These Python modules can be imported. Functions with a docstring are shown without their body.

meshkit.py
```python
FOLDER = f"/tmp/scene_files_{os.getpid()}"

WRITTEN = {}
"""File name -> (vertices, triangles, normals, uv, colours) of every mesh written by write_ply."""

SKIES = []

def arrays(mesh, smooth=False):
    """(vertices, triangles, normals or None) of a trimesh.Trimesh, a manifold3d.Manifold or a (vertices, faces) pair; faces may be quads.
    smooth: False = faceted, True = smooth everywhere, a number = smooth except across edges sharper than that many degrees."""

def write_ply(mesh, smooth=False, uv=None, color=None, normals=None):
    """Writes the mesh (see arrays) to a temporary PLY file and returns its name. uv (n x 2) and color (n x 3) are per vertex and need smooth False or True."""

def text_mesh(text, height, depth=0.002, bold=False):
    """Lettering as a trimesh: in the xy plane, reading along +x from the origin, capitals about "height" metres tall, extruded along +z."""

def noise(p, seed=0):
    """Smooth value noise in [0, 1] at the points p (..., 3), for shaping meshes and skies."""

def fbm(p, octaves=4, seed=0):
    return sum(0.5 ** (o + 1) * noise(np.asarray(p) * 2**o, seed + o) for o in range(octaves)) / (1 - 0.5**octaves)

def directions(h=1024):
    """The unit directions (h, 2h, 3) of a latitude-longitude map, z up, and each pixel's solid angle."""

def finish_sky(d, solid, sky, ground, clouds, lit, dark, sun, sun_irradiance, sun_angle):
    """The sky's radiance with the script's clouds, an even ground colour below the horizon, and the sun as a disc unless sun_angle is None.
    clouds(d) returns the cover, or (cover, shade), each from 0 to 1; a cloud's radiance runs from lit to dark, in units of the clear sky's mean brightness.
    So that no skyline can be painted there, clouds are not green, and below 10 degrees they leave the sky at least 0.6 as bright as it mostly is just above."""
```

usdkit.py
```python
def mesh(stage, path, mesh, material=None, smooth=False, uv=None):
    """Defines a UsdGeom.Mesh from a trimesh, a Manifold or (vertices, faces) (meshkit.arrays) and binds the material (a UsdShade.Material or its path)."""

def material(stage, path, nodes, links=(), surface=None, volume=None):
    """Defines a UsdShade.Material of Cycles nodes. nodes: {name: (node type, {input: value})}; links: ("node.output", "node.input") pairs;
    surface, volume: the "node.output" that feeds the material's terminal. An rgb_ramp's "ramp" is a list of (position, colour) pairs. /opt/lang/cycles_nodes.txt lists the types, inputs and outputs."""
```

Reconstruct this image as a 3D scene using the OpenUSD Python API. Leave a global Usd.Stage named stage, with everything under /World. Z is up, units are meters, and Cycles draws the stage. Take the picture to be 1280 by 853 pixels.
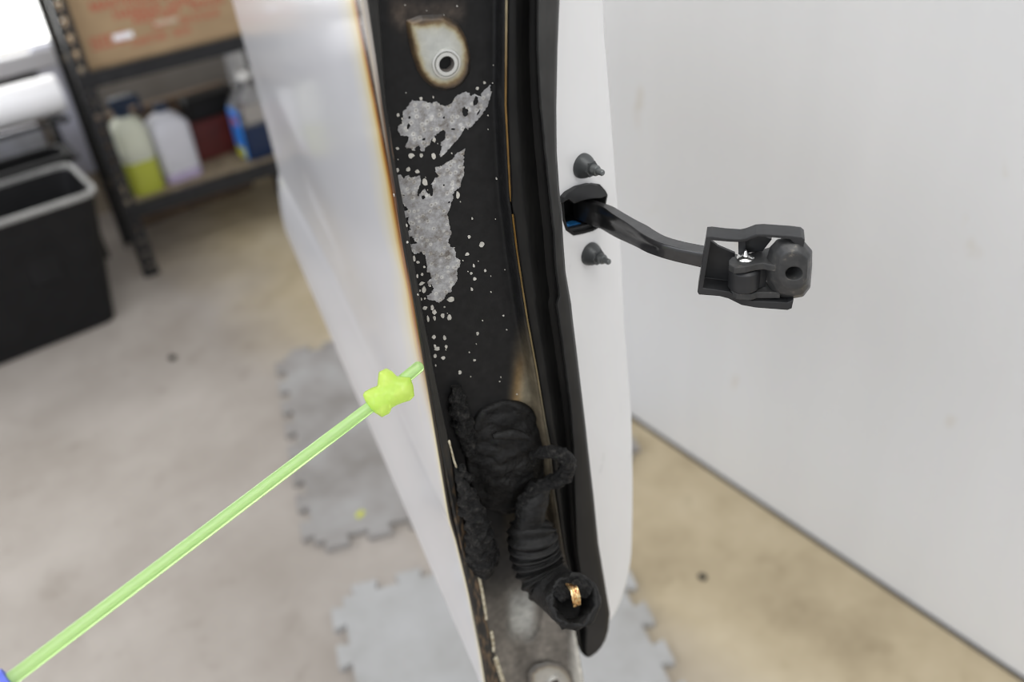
import math, random
import numpy as np, trimesh, manifold3d as m3
import shapely.geometry as sg
import shapely.ops as so
import shapely
from shapely import affinity
from pxr import Usd, UsdGeom, UsdLux, UsdShade, Gf, Sdf, Vt
import usdkit, meshkit

random.seed(7)
rng = np.random.default_rng(7)
stage = Usd.Stage.CreateInMemory()
UsdGeom.SetStageUpAxis(stage, 'Z')
UsdGeom.SetStageMetersPerUnit(stage, 1.0)
UsdGeom.Xform.Define(stage, '/World')
UsdGeom.Scope.Define(stage, '/World/Looks')

# ------------------------------------------------------------------ camera
# room axes: x along the back wall, y along the right wall, z up; the camera stands at x = y = 0
F_PX, CAM_H = 1160.0, 1.2
dwn = np.array([160.0, 1663.5, F_PX]); dwn /= np.linalg.norm(dwn)
upc = -dwn
_n = np.cross([795 - 640, 525 - 426.5, F_PX], [1265 - 640, 840 - 426.5, F_PX])
yc = np.cross(_n, upc); yc /= np.linalg.norm(yc)
if yc[2] < 0: yc = -yc
RC = np.array([np.cross(yc, upc), yc, upc])            # rows: room x, y, z in camera terms (x right, y down, z ahead)
EYE = np.array([0, 0, CAM_H])
cam = UsdGeom.Camera.Define(stage, '/World/camera')
cam.CreateHorizontalApertureAttr(22.3)
cam.CreateVerticalApertureAttr(22.3 * 853 / 1280)
cam.CreateFocalLengthAttr(22.3 * F_PX / 1280)
cam.CreateFStopAttr(3.2)
cam.CreateFocusDistanceAttr(0.462)
cam.CreateClippingRangeAttr(Gf.Vec2f(0.02, 100))
cam.CreateExposureAttr(0.32)
mat4 = Gf.Matrix4d(1)
for i, v in enumerate((RC @ [1, 0, 0], RC @ [0, -1, 0], RC @ [0, 0, -1], EYE)):
    mat4.SetRow(i, Gf.Vec4d(*[float(x) for x in v], 1.0 if i == 3 else 0.0))
cam.AddTransformOp().Set(mat4)

# ------------------------------------------------------------------ light
def dome(strength, color):
    d = UsdLux.DomeLight.Define(stage, '/World/sky_dome')
    d.CreateIntensityAttr(strength); d.CreateColorAttr(Gf.Vec3f(*color))
def rect(name, loc, rot, w, h, power, color):
    l = UsdLux.RectLight.Define(stage, '/World/' + name)
    l.CreateWidthAttr(w); l.CreateHeightAttr(h); l.CreateIntensityAttr(power); l.CreateColorAttr(Gf.Vec3f(*color))
    l.AddTranslateOp().Set(Gf.Vec3d(*loc)); l.AddRotateXYZOp().Set(Gf.Vec3f(*rot))
dome(0.22, (0.95, 0.97, 1.0))
rect('ceiling_lamp', (0.1, -0.6, 3.0), (0, 0, 0), 1.2, 2.6, 3.0, (1.0, 0.975, 0.94))
rect('ceiling_lamp_001', (-1.9, 0.9, 3.0), (0, 0, 0), 1.2, 2.6, 2.2, (0.97, 0.98, 1.0))
rect('bay_door_light', (-3.6, 0.2, 2.2), (0, -90, 0), 1.6, 3.6, 2.0, (0.84, 0.885, 1.0))

# ------------------------------------------------------------------ helpers
def ray(px, py): return RC @ np.array([px - 640, py - 426.5, F_PX])
def on_plane(px, py, p0, n):
    d = ray(px, py); return EYE + d * (np.dot(np.asarray(p0) - EYE, n) / np.dot(d, n))
def on_z(px, py, z): return on_plane(px, py, (0, 0, z), np.array([0, 0, 1.0]))
def at_depth(px, py, D): return EYE + ray(px, py) * D / F_PX

NAMES = {}
def path_for(name, parent):
    base = (str(parent.GetPath()) if parent is not None else '/World') + '/'
    k = NAMES.get(base + name, -1) + 1
    NAMES[base + name] = k
    return base + (name if k == 0 else f'{name}_{k:03d}')
def tag(p, label=None, cat=None, group=None, kind=None):
    for k, v in (('label', label), ('category', cat), ('group', group), ('kind', kind)):
        if v: p.SetCustomDataByKey(k, v)
    return p
def thing(name, label, cat, loc=(0, 0, 0), rotz=0, group=None):
    x = UsdGeom.Xform.Define(stage, path_for(name, None))
    x.AddTranslateOp().Set(Gf.Vec3d(*[float(v) for v in loc])); x.AddRotateZOp().Set(float(rotz))
    return tag(x.GetPrim(), label, cat, group)
def empty(name, parent):
    return UsdGeom.Xform.Define(stage, path_for(name, parent)).GetPrim()
def obj(name, mesh, mat, parent=None, smooth=30, attrs=None, **k):
    m = usdkit.mesh(stage, path_for(name, parent), mesh, '/World/Looks/' + mat, smooth)
    for an, av in (attrs or {}).items():
        UsdGeom.PrimvarsAPI(m).CreatePrimvar(an, Sdf.ValueTypeNames.Color3fArray, 'vertex').Set(Vt.Vec3fArray.FromNumpy(np.asarray(av, np.float32)))
    return tag(m.GetPrim(), **k) if k else m.GetPrim()

def T(loc): return trimesh.transformations.translation_matrix(loc)
def R(deg, axis): return trimesh.transformations.rotation_matrix(math.radians(deg), axis)
def frame(o, x, y, z):
    M = np.eye(4); M[:3, 0], M[:3, 1], M[:3, 2], M[:3, 3] = x, y, z, o; return M
def cat(*ms): return trimesh.util.concatenate(list(ms))
def box(c, s, bev=0.0):
    if bev <= 0: return trimesh.creation.box(s, transform=T(c))
    pts = []
    for sx in (-1, 1):
        for sy in (-1, 1):
            for sz in (-1, 1):
                h = np.array([sx * s[0], sy * s[1], sz * s[2]]) / 2
                for k in range(3):
                    q = h - bev * np.sign(h); q[k] = h[k]; pts.append(q)
    return trimesh.convex.convex_hull(np.array(pts) + c)
def hull(pts): return trimesh.convex.convex_hull(np.asarray(pts, float))
def to_m(t): return m3.Manifold(m3.Mesh(np.asarray(t.vertices, np.float32), np.asarray(t.faces, np.uint32)))
def to_t(m):
    x = m.to_mesh(); return trimesh.Trimesh(x.vert_properties[:, :3], x.tri_verts, process=False)
def extr(poly, h):
    if not poly.is_valid: poly = poly.buffer(0)
    gs = getattr(poly, 'geoms', [poly])
    return cat(*[trimesh.creation.extrude_polygon(g, h, engine='earcut') for g in gs if g.area > 1e-12])
def loft(rows, cap=True, closed=True):
    """rows: (r, c, 3) grid; closed: each row is a ring."""
    g = np.asarray(rows, float); r, c = g.shape[:2]; v = g.reshape(-1, 3); f = []
    for i in range(r - 1):
        j = np.arange(c if closed else c - 1); k = (j + 1) % c
        a, b, cc, d = i * c + j, i * c + k, (i + 1) * c + k, (i + 1) * c + j
        f.append(np.stack([a, b, cc], 1)); f.append(np.stack([a, cc, d], 1))
    f = np.vstack(f)
    if cap and closed:
        v = np.vstack([v, g[0].mean(0), g[-1].mean(0)]); n = len(v)
        j = np.arange(c); k = (j + 1) % c
        f = np.vstack([f, np.stack([k, j, np.full(c, n - 2)], 1), np.stack([(r - 1) * c + j, (r - 1) * c + k, np.full(c, n - 1)], 1)])
    m = trimesh.Trimesh(v, f, process=False)
    if closed and cap and m.volume < 0: m.invert()
    return m
def spline(pts, n):
    pts = np.asarray(pts, float)
    if len(pts) < 3: return np.array([np.interp(np.linspace(0, 1, n), np.linspace(0, 1, len(pts)), pts[:, k]) for k in range(pts.shape[1])]).T
    from scipy.interpolate import PchipInterpolator
    t = np.r_[0, np.cumsum(np.linalg.norm(np.diff(pts[:, :3], axis=0), axis=1))]
    return PchipInterpolator(t, pts)(np.linspace(0, t[-1], n))
def tube(pts, rad, seg=16, noise_amp=0, noise_scale=200, seed=0, ends=True):
    pts = np.asarray(pts, float); n = len(pts); rad = np.broadcast_to(rad, n).astype(float)
    tan = np.gradient(pts, axis=0); tan /= np.linalg.norm(tan, axis=1, keepdims=True)
    ref = np.array([0.31, 0.17, 0.93]); x = np.cross(ref, tan[0]); x /= np.linalg.norm(x)
    rows = []; th = np.linspace(0, 2 * np.pi, seg, endpoint=False)
    for i in range(n):
        x = x - tan[i] * np.dot(x, tan[i]); x /= np.linalg.norm(x); y = np.cross(tan[i], x)
        rows.append(pts[i] + rad[i] * (np.cos(th)[:, None] * x + np.sin(th)[:, None] * y))
    rows = np.array(rows)
    if noise_amp:
        c = pts[:, None, :]; d = rows - c
        k = 1 + noise_amp * (meshkit.fbm(rows * noise_scale, 4, seed) - 0.5) * 2
        rows = c + d * k[..., None]
    return loft(rows)
def lathe(profile, M, seg=32):
    m = trimesh.creation.revolve(np.asarray(profile, float), sections=seg)
    if m.volume < 0: m.invert()
    m.apply_transform(M); return m
def axis_frame(o, z):
    z = np.asarray(z, float); z = z / np.linalg.norm(z); x = np.cross([0, 0, 1.0] if abs(z[2]) < .9 else [1.0, 0, 0], z); x /= np.linalg.norm(x)
    return frame(o, x, np.cross(z, x), z)
def ip(tab, y):
    tab = np.asarray(tab, float); return np.interp(y, tab[:, 0], tab[:, 1])
def sstep(a, b, x):
    t = np.clip((x - a) / (b - a), 0, 1); return t * t * (3 - 2 * t)

# ------------------------------------------------------------------ materials
def mat(name, color=(0.5, 0.5, 0.5), rough=0.5, metal=0.0, ramp=None, scale=20.0, detail=5, stretch=None, bump=0.0, bump_scale=None, bump_dist=0.001,
        attr=None, coat=0.0, spec=0.5, bevel=0.0, rough_ramp=None, extra=None):
    n = {'p': ('principled_bsdf', {'base_color': color, 'roughness': rough, 'metallic': metal, 'coat_weight': coat, 'coat_roughness': 0.05, 'specular_ior_level': spec})}
    l = []
    n['tc'] = ('texture_coordinate', {}); vec = 'tc.object'
    if stretch:
        n['mp'] = ('mapping', {'scale': stretch}); l.append((vec, 'mp.vector')); vec = 'mp.vector'
    if ramp:
        n['nz'] = ('noise_texture', {'scale': scale, 'detail': detail, 'roughness': 0.62}); l.append((vec, 'nz.vector'))
        n['rp'] = ('rgb_ramp', {'ramp': ramp}); l.append(('nz.fac', 'rp.fac'))
        src = 'rp.color'
        if attr:
            n['at'] = ('attribute', {'attribute': attr}); n['mx'] = ('mix', {'mix_type': 'multiply', 'fac': 1.0})
            l += [('at.color', 'mx.color1'), ('rp.color', 'mx.color2')]; src = 'mx.color'
        l.append((src, 'p.base_color'))
    elif attr:
        n['at'] = ('attribute', {'attribute': attr}); l.append(('at.color', 'p.base_color'))
    if rough_ramp:
        n['nr'] = ('noise_texture', {'scale': scale * 1.7, 'detail': 4}); n['mr'] = ('map_range', {'from_min': 0.3, 'from_max': 0.7, 'to_min': rough_ramp[0], 'to_max': rough_ramp[1]})
        l += [(vec, 'nr.vector'), ('nr.fac', 'mr.value'), ('mr.result', 'p.roughness')]
    nrm = None
    if bevel:
        n['bv'] = ('bevel', {'samples': 6, 'radius': bevel}); nrm = 'bv.bevel'
    if bump:
        n['nb'] = ('noise_texture', {'scale': bump_scale or scale * 4, 'detail': 6, 'roughness': 0.65}); n['bp'] = ('bump', {'strength': bump, 'distance': bump_dist})
        l += [(vec, 'nb.vector'), ('nb.fac', 'bp.height')]
        if nrm: l.append((nrm, 'bp.normal'))
        nrm = 'bp.normal'
    if nrm: l.append((nrm, 'p.normal'))
    for a, b in (extra or {}).items(): n['p'][1][a] = b
    return usdkit.material(stage, '/World/Looks/' + name, n, l, surface='p.BSDF')

mat('skin_paint', rough=0.2, attr='tint', coat=0.35, spec=0.5)
mat('shell_paint', rough=0.32, coat=0.2, ramp=[(0.0, (0.42, 0.41, 0.39)), (0.28, (0.70, 0.70, 0.70)), (0.36, (0.80, 0.80, 0.80)), (1, (0.83, 0.83, 0.83))], scale=55, detail=8, stretch=(1, 1, 0.45))
mat('hinge_black', spec=0.22, rough=0.5, attr='tint', ramp=[(0.25, (0.7, 0.7, 0.7)), (0.6, (1.1, 1.1, 1.1)), (0.8, (1.5, 1.48, 1.45))], scale=160, bump=0.25, bump_scale=500, bump_dist=0.0004, rough_ramp=(0.38, 0.6))
mat('flange_black', spec=0.3, rough=0.42, attr='tint', ramp=[(0.3, (0.7, 0.7, 0.7)), (0.62, (1.15, 1.12, 1.08)), (0.75, (2.2, 2.0, 1.7))], scale=330, stretch=(1, 1, 0.18), bump=0.3, bump_scale=700, bump_dist=0.0004)
mat('rubber', (0.01, 0.01, 0.01), 0.45, spec=0.2, ramp=[(0.3, (0.007, 0.007, 0.007)), (0.7, (0.014, 0.0138, 0.013))], scale=120, bump=0.25, bump_scale=400, bump_dist=0.0004, stretch=(1, 1, 0.35))
mat('char', (0.012, 0.012, 0.012), 0.45, spec=0.3, ramp=[(0.35, (0.005, 0.005, 0.005)), (0.55, (0.011, 0.0108, 0.0105)), (0.68, (0.045, 0.042, 0.038))], scale=330, bump=1.0, bump_scale=420, bump_dist=0.004)
mat('char_smooth', (0.012, 0.012, 0.012), 0.45, spec=0.25, ramp=[(0.35, (0.005, 0.005, 0.005)), (0.75, (0.014, 0.0135, 0.0128))], scale=240, bump=0.6, bump_scale=480, bump_dist=0.0014)
mat('soot_black', (0.004, 0.004, 0.004), 0.8)
mat('plastic', (0.035, 0.036, 0.038), 0.42, spec=0.4, ramp=[(0.3, (0.015, 0.0155, 0.0165)), (0.7, (0.027, 0.0275, 0.029))], scale=90, bump=0.15, bump_scale=900, bump_dist=0.0002, bevel=0.0008)
mat('cast_grey', (0.06, 0.06, 0.06), 0.4, metal=0.1, spec=0.4, ramp=[(0.35, (0.034, 0.035, 0.036)), (0.60, (0.052, 0.052, 0.051)), (0.74, (0.15, 0.135, 0.115))], scale=190, bump=0.2, bump_scale=700, bump_dist=0.0003, bevel=0.0009)
mat('arm_black', (0.02, 0.02, 0.021), 0.26, spec=0.55, coat=0.35, ramp=[(0.3, (0.016, 0.016, 0.017)), (0.75, (0.034, 0.033, 0.033))], scale=120)
mat('nut_grey', (0.075, 0.08, 0.082), 0.42, metal=0.4, bevel=0.0004)
mat('stud_grey', (0.16, 0.17, 0.17), 0.4, metal=0.6)
mat('blue_clip', (0.02, 0.16, 0.42), 0.4)
mat('pin_steel', (0.75, 0.75, 0.73), 0.22, metal=1.0)
mat('zinc_ring', (0.66, 0.66, 0.63), 0.3, metal=0.75)
mat('hole_bore', (0.30, 0.27, 0.25), 0.4, metal=0.6)
mat('hinge_pad_metal', rough=0.4, metal=0.25, attr='tint', ramp=[(0.3, (0.86, 0.86, 0.86)), (0.7, (1.08, 1.08, 1.06))], scale=180, bump=0.12, bump_scale=400, bump_dist=0.0003)
mat('sealer', (0.52, 0.47, 0.34), 0.5, ramp=[(0.35, (0.25, 0.2, 0.12)), (0.6, (0.58, 0.53, 0.40))], scale=260)
mat('rubber_lip', rough=0.5, spec=0.3, attr='tint', ramp=[(0.3, (0.8, 0.8, 0.8)), (0.7, (1.15, 1.15, 1.13))], scale=130, bump=0.15, bump_scale=420, bump_dist=0.0003, stretch=(1, 1, 0.35))
mat('lip_gold', (0.36, 0.22, 0.06), 0.35, metal=0.5, attr='tint')
mat('copper', (0.85, 0.42, 0.2), 0.25, metal=1.0, ramp=[(0.35, (0.40, 0.15, 0.09)), (0.48, (0.92, 0.58, 0.26)), (0.65, (1.0, 0.86, 0.5))], scale=420)

# exposed zinc where the burnt paint has flaked: ring-shaped bubbles
usdkit.material(stage, '/World/Looks/bare_zinc', {
    'tc': ('texture_coordinate', {}),
    'vo': ('voronoi_texture', {'scale': 330.0, 'randomness': 1.0}),
    'r1': ('rgb_ramp', {'ramp': [(0, (0.24, 0.23, 0.21)), (0.14, (0.31, 0.305, 0.295)), (0.26, (0.45, 0.445, 0.43)), (0.40, (0.30, 0.30, 0.305)), (1, (0.265, 0.265, 0.272))]}),
    'nz': ('noise_texture', {'scale': 210.0, 'detail': 6.0, 'roughness': 0.7}),
    'r2': ('rgb_ramp', {'ramp': [(0.30, (0.36, 0.30, 0.25)), (0.42, (0.85, 0.82, 0.78)), (0.52, (1.1, 1.1, 1.1)), (0.68, (1.6, 1.6, 1.58))]}),
    'mx': ('mix', {'mix_type': 'multiply', 'fac': 1.0}),
    'bp': ('bump', {'strength': 0.5, 'distance': 0.0004}),
    'p': ('principled_bsdf', {'roughness': 0.6, 'metallic': 0.1})},
    [('tc.object', 'vo.vector'), ('tc.object', 'nz.vector'), ('vo.distance', 'r1.fac'), ('nz.fac', 'r2.fac'), ('r1.color', 'mx.color1'), ('r2.color', 'mx.color2'),
     ('mx.color', 'p.base_color'), ('nz.fac', 'bp.height'), ('bp.normal', 'p.normal')], surface='p.BSDF')
mat('paint_chip', (0.5, 0.49, 0.45), 0.6, ramp=[(0.35, (0.38, 0.37, 0.33)), (0.65, (0.60, 0.58, 0.53))], scale=300)

# fluorescent green plastic of the pointer
def translucent(name, color, trans, rough, ior=1.45, sss=0.0):
    usdkit.material(stage, '/World/Looks/' + name, {'p': ('principled_bsdf', {'base_color': color, 'roughness': rough, 'transmission_weight': trans, 'ior': ior}),
        't': ('translucent_bsdf', {'color': color}), 'm': ('mix_closure', {'fac': sss})}, [('p.BSDF', 'm.closure1'), ('t.BSDF', 'm.closure2')], surface='m.closure')
translucent('green_rod', (0.73, 1.0, 0.50), 0.7, 0.10, 1.4, 0.28)
translucent('green_knob', (0.84, 1.0, 0.30), 0.45, 0.2, 1.4, 0.45)
mat('blue_grip', (0.10, 0.14, 0.62), 0.5, bump=0.1, bump_scale=300)
translucent('jug_white', (0.70, 0.70, 0.75), 0.10, 0.35, 1.4, 0.25)
translucent('jug_clear', (0.80, 0.82, 0.70), 0.35, 0.3, 1.4, 0.2)
mat('liquid_green', (0.36, 0.39, 0.045), 0.35)
mat('liquid_violet', (0.42, 0.36, 0.52), 0.3)
mat('liquid_blue', (0.004, 0.016, 0.055), 0.3)
translucent('bottle_clear', (0.9, 0.9, 0.92), 0.9, 0.08, 1.3, 0.0)
mat('cap_navy', (0.008, 0.02, 0.05), 0.4)
mat('cap_white', (0.85, 0.84, 0.82), 0.4)
mat('label_blue', (0.03, 0.22, 0.72), 0.35)
mat('label_yellow', (0.62, 0.62, 0.04), 0.4)
mat('label_red', (0.55, 0.12, 0.07), 0.4)
mat('label_grey', (0.30, 0.28, 0.26), 0.5)
mat('dark_red', (0.09, 0.012, 0.012), 0.5, ramp=[(0.3, (0.05, 0.008, 0.008)), (0.7, (0.12, 0.014, 0.012))], scale=25)
mat('cardboard', (0.36, 0.25, 0.14), 0.7, ramp=[(0.3, (0.33, 0.225, 0.125)), (0.7, (0.40, 0.28, 0.16))], scale=9, stretch=(1, 1, 3))
mat('cardboard_dark', (0.16, 0.11, 0.075), 0.8, ramp=[(0.3, (0.12, 0.085, 0.06)), (0.7, (0.2, 0.14, 0.095))], scale=14)
mat('red_ink', (0.42, 0.085, 0.05), 0.6)
mat('tape_glint', (0.92, 0.92, 0.97), 0.15)  # near-white colour that paints the glint on clear packing tape
mat('tape_pale', (0.55, 0.43, 0.33), 0.2)
mat('rack_steel', (0.035, 0.036, 0.04), 0.45, metal=0.2, spec=0.3, ramp=[(0.3, (0.016, 0.0165, 0.018)), (0.7, (0.03, 0.03, 0.033))], scale=40)
mat('particle_board', (0.22, 0.17, 0.11), 0.75, ramp=[(0.3, (0.13, 0.10, 0.065)), (0.55, (0.24, 0.19, 0.125)), (0.75, (0.30, 0.25, 0.17))], scale=28, detail=8)
mat('bin_black', (0.013, 0.013, 0.014), 0.55, spec=0.25, ramp=[(0.3, (0.006, 0.006, 0.0066)), (0.75, (0.011, 0.011, 0.012))], scale=18, bump=0.1, bump_scale=300)
mat('bin_rim', (0.30, 0.30, 0.29), 0.4, ramp=[(0.3, (0.22, 0.22, 0.215)), (0.7, (0.36, 0.355, 0.34))], scale=22)
mat('film_white', (0.88, 0.88, 0.9), 0.25, coat=0.3)
mat('grey_sheet', (0.36, 0.36, 0.40), 0.6, ramp=[(0.3, (0.28, 0.275, 0.28)), (0.7, (0.45, 0.46, 0.52))], scale=9)
mat('foam_board', (0.5, 0.52, 0.6), 0.6, ramp=[(0.3, (0.42, 0.42, 0.46)), (0.7, (0.6, 0.63, 0.78))], scale=7)
mat('wall_grey', (0.30, 0.28, 0.25), 0.8, ramp=[(0.3, (0.24, 0.22, 0.195)), (0.7, (0.34, 0.32, 0.29))], scale=6)
mat('sill_grey', (0.5, 0.5, 0.52), 0.5)
mat('gasket_black', (0.012, 0.012, 0.013), 0.6)
mat('plywood', (0.42, 0.36, 0.28), 0.8, ramp=[(0.3, (0.36, 0.3, 0.23)), (0.7, (0.48, 0.42, 0.33))], scale=12)
mat('joint_dark', (0.06, 0.055, 0.05), 0.8)
mat('stand_steel', (0.03, 0.03, 0.03), 0.5)
mat('yellow_scrap', (0.55, 0.58, 0.06), 0.6)
mat('debris_dark', (0.045, 0.04, 0.03), 0.8)
usdkit.material(stage, '/World/Looks/window_light', {'e': ('emission', {'color': (1.0, 1.0, 0.97), 'strength': 3.2})}, [], surface='e.emission')
# white wall panel: faint vertical streaks, brown scuffs
usdkit.material(stage, '/World/Looks/wall_panel', {
    'tc': ('texture_coordinate', {}),
    'm1': ('mapping', {'scale': (1, 7, 0.5)}), 'n1': ('noise_texture', {'scale': 1.6, 'detail': 4.0}),
    'r1': ('rgb_ramp', {'ramp': [(0.3, (0.685, 0.69, 0.695)), (0.7, (0.715, 0.718, 0.722))]}),
    'm2': ('mapping', {'scale': (1, 1.6, 0.8)}), 'n2': ('noise_texture', {'scale': 9.0, 'detail': 6.0, 'roughness': 0.6}),
    'r2': ('rgb_ramp', {'ramp': [(0.0, (1, 1, 1)), (0.66, (1, 1, 1)), (0.73, (0.90, 0.86, 0.79)), (0.8, (0.78, 0.70, 0.60))]}),
    'mx': ('mix', {'mix_type': 'multiply', 'fac': 1.0}),
    'p': ('principled_bsdf', {'roughness': 0.38, 'specular_ior_level': 0.5})},
    [('tc.object', 'm1.vector'), ('m1.vector', 'n1.vector'), ('n1.fac', 'r1.fac'), ('tc.object', 'm2.vector'), ('m2.vector', 'n2.vector'), ('n2.fac', 'r2.fac'),
     ('r1.color', 'mx.color1'), ('r2.color', 'mx.color2'), ('mx.color', 'p.base_color')], surface='p.BSDF')
# concrete: pinkish grey towards the open bay, tan along the white wall; stains
usdkit.material(stage, '/World/Looks/concrete', {
    'tc': ('texture_coordinate', {}), 'sx': ('separate_xyz', {}),
    'n1': ('noise_texture', {'scale': 3.2, 'detail': 8.0, 'roughness': 0.62}),
    'n0': ('noise_texture', {'scale': 2.3, 'detail': 3.0}),
    'ad': ('math', {'math_type': 'multiply_add', 'value2': 0.35, 'value3': -0.17}), 'a2': ('math', {'math_type': 'add'}),
    'mr': ('map_range', {'from_min': 0.50, 'from_max': 0.74, 'to_min': 0.0, 'to_max': 1.0, 'clamp': True}),
    'ra': ('rgb_ramp', {'ramp': [(0.28, (0.305, 0.268, 0.232)), (0.5, (0.38, 0.342, 0.306)), (0.72, (0.455, 0.415, 0.378))]}),
    'rb': ('rgb_ramp', {'ramp': [(0.28, (0.30, 0.24, 0.15)), (0.5, (0.45, 0.375, 0.25)), (0.72, (0.58, 0.505, 0.365))]}),
    'mx': ('mix', {}),
    'n2': ('noise_texture', {'scale': 14.0, 'detail': 5.0, 'roughness': 0.6}),
    'r2': ('rgb_ramp', {'ramp': [(0.0, (0.62, 0.58, 0.52)), (0.30, (0.86, 0.85, 0.83)), (0.42, (1, 1, 1)), (0.68, (1.0, 1.0, 1.0)), (0.8, (1.14, 1.14, 1.13))]}),
    'm2': ('mix', {'mix_type': 'multiply', 'fac': 1.0}),
    'bp': ('bump', {'strength': 0.2, 'distance': 0.003}),
    'p': ('principled_bsdf', {'roughness': 0.55, 'specular_ior_level': 0.4})},
    [('tc.object', 'n1.vector'), ('tc.object', 'n0.vector'), ('tc.object', 'n2.vector'), ('tc.object', 'sx.vector'), ('n0.fac', 'ad.value1'), ('sx.x', 'a2.value1'), ('ad.value', 'a2.value2'), ('a2.value', 'mr.value'),
     ('n1.fac', 'ra.fac'), ('n1.fac', 'rb.fac'), ('mr.result', 'mx.fac'), ('ra.color', 'mx.color1'), ('rb.color', 'mx.color2'), ('n2.fac', 'r2.fac'),
     ('mx.color', 'm2.color1'), ('r2.color', 'm2.color2'), ('m2.color', 'p.base_color'), ('n2.fac', 'bp.height'), ('bp.normal', 'p.normal')], surface='p.BSDF')
mat('foam_mat', (0.42, 0.43, 0.43), 0.7, ramp=[(0.25, (0.30, 0.292, 0.275)), (0.5, (0.41, 0.41, 0.406)), (0.75, (0.465, 0.47, 0.475))], scale=7, detail=7, bump=0.4, bump_scale=260, bump_dist=0.001)
mat('foam_mat_dirty', (0.36, 0.35, 0.33), 0.75, ramp=[(0.3, (0.21, 0.195, 0.18)), (0.5, (0.305, 0.29, 0.278)), (0.7, (0.375, 0.37, 0.365))], scale=9, detail=7, bump=0.4, bump_scale=260, bump_dist=0.001)

# ------------------------------------------------------------------ the setting
WX, WY = 0.9934, 2.85
S = dict(kind='structure')
obj('floor', box((-1.0, 0.5, -0.05), (6.2, 6.2, 0.1)), 'concrete', **S)
obj('wall_right', box((WX + 0.03, 0.5, 1.5), (0.06, 4.7, 2.99)), 'wall_panel', **S)
obj('baseboard_right', box((WX - 0.002, 0.5, 0.0025), (0.006, 4.7, 0.005)), 'joint_dark', **S)
wb = to_m(box((-1.0, WY + 0.05, 1.5), (4.1, 0.1, 3.0))) - to_m(box((-0.25, WY + 0.05, 0.95), (1.9, 0.3, 0.88)))
obj('wall_back', to_t(wb), 'wall_grey', **S)
obj('baseboard_back', box((0.0, WY - 0.008, 0.07), (1.9, 0.016, 0.14)), 'plywood', **S)
w1 = thing('window_1', None, None, (-0.25, WY, 0.51)); tag(w1, kind='structure')
obj('pane', box((0, 0.06, 0.44), (1.9, 0.01, 0.88)), 'window_light', w1)
obj('window_sill', box((0, -0.012, -0.025), (1.98, 0.055, 0.05), 0.004), 'sill_grey', w1)
obj('gasket', box((0, -0.006, -0.068), (1.98, 0.014, 0.034), 0.003), 'gasket_black', w1)

# foam floor mats with puzzle edges
def mat_poly(w, h, pitch=0.075, d=0.021):
    base = sg.box(0, 0, w, h); add, cut = [], []
    def tooth(L, k, tabs):
        c = (k + 0.5) * pitch
        return sg.Polygon([(c - pitch * .22, -0.001), (c - pitch * .30, d), (c + pitch * .30, d), (c + pitch * .22, -0.001)]).buffer(0.003).buffer(-0.003)
    for side, L in enumerate((w, h, w, h)):
        for k in range(int(L / pitch)):
            t = tooth(L, k, 0)
            t = affinity.scale(t, 1, -1, origin=(0, 0))                       # below the edge y=0
            if side == 1: t = affinity.translate(affinity.rotate(t, 90, origin=(0, 0)), w, 0)
            if side == 2: t = affinity.translate(affinity.rotate(t, 180, origin=(0, 0)), w, h)
            if side == 3: t = affinity.translate(affinity.rotate(t, 270, origin=(0, 0)), 0, h)
            add.append(t)
    return so.unary_union([base] + add).buffer(-0.002).buffer(0.004).buffer(-0.002)
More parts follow.
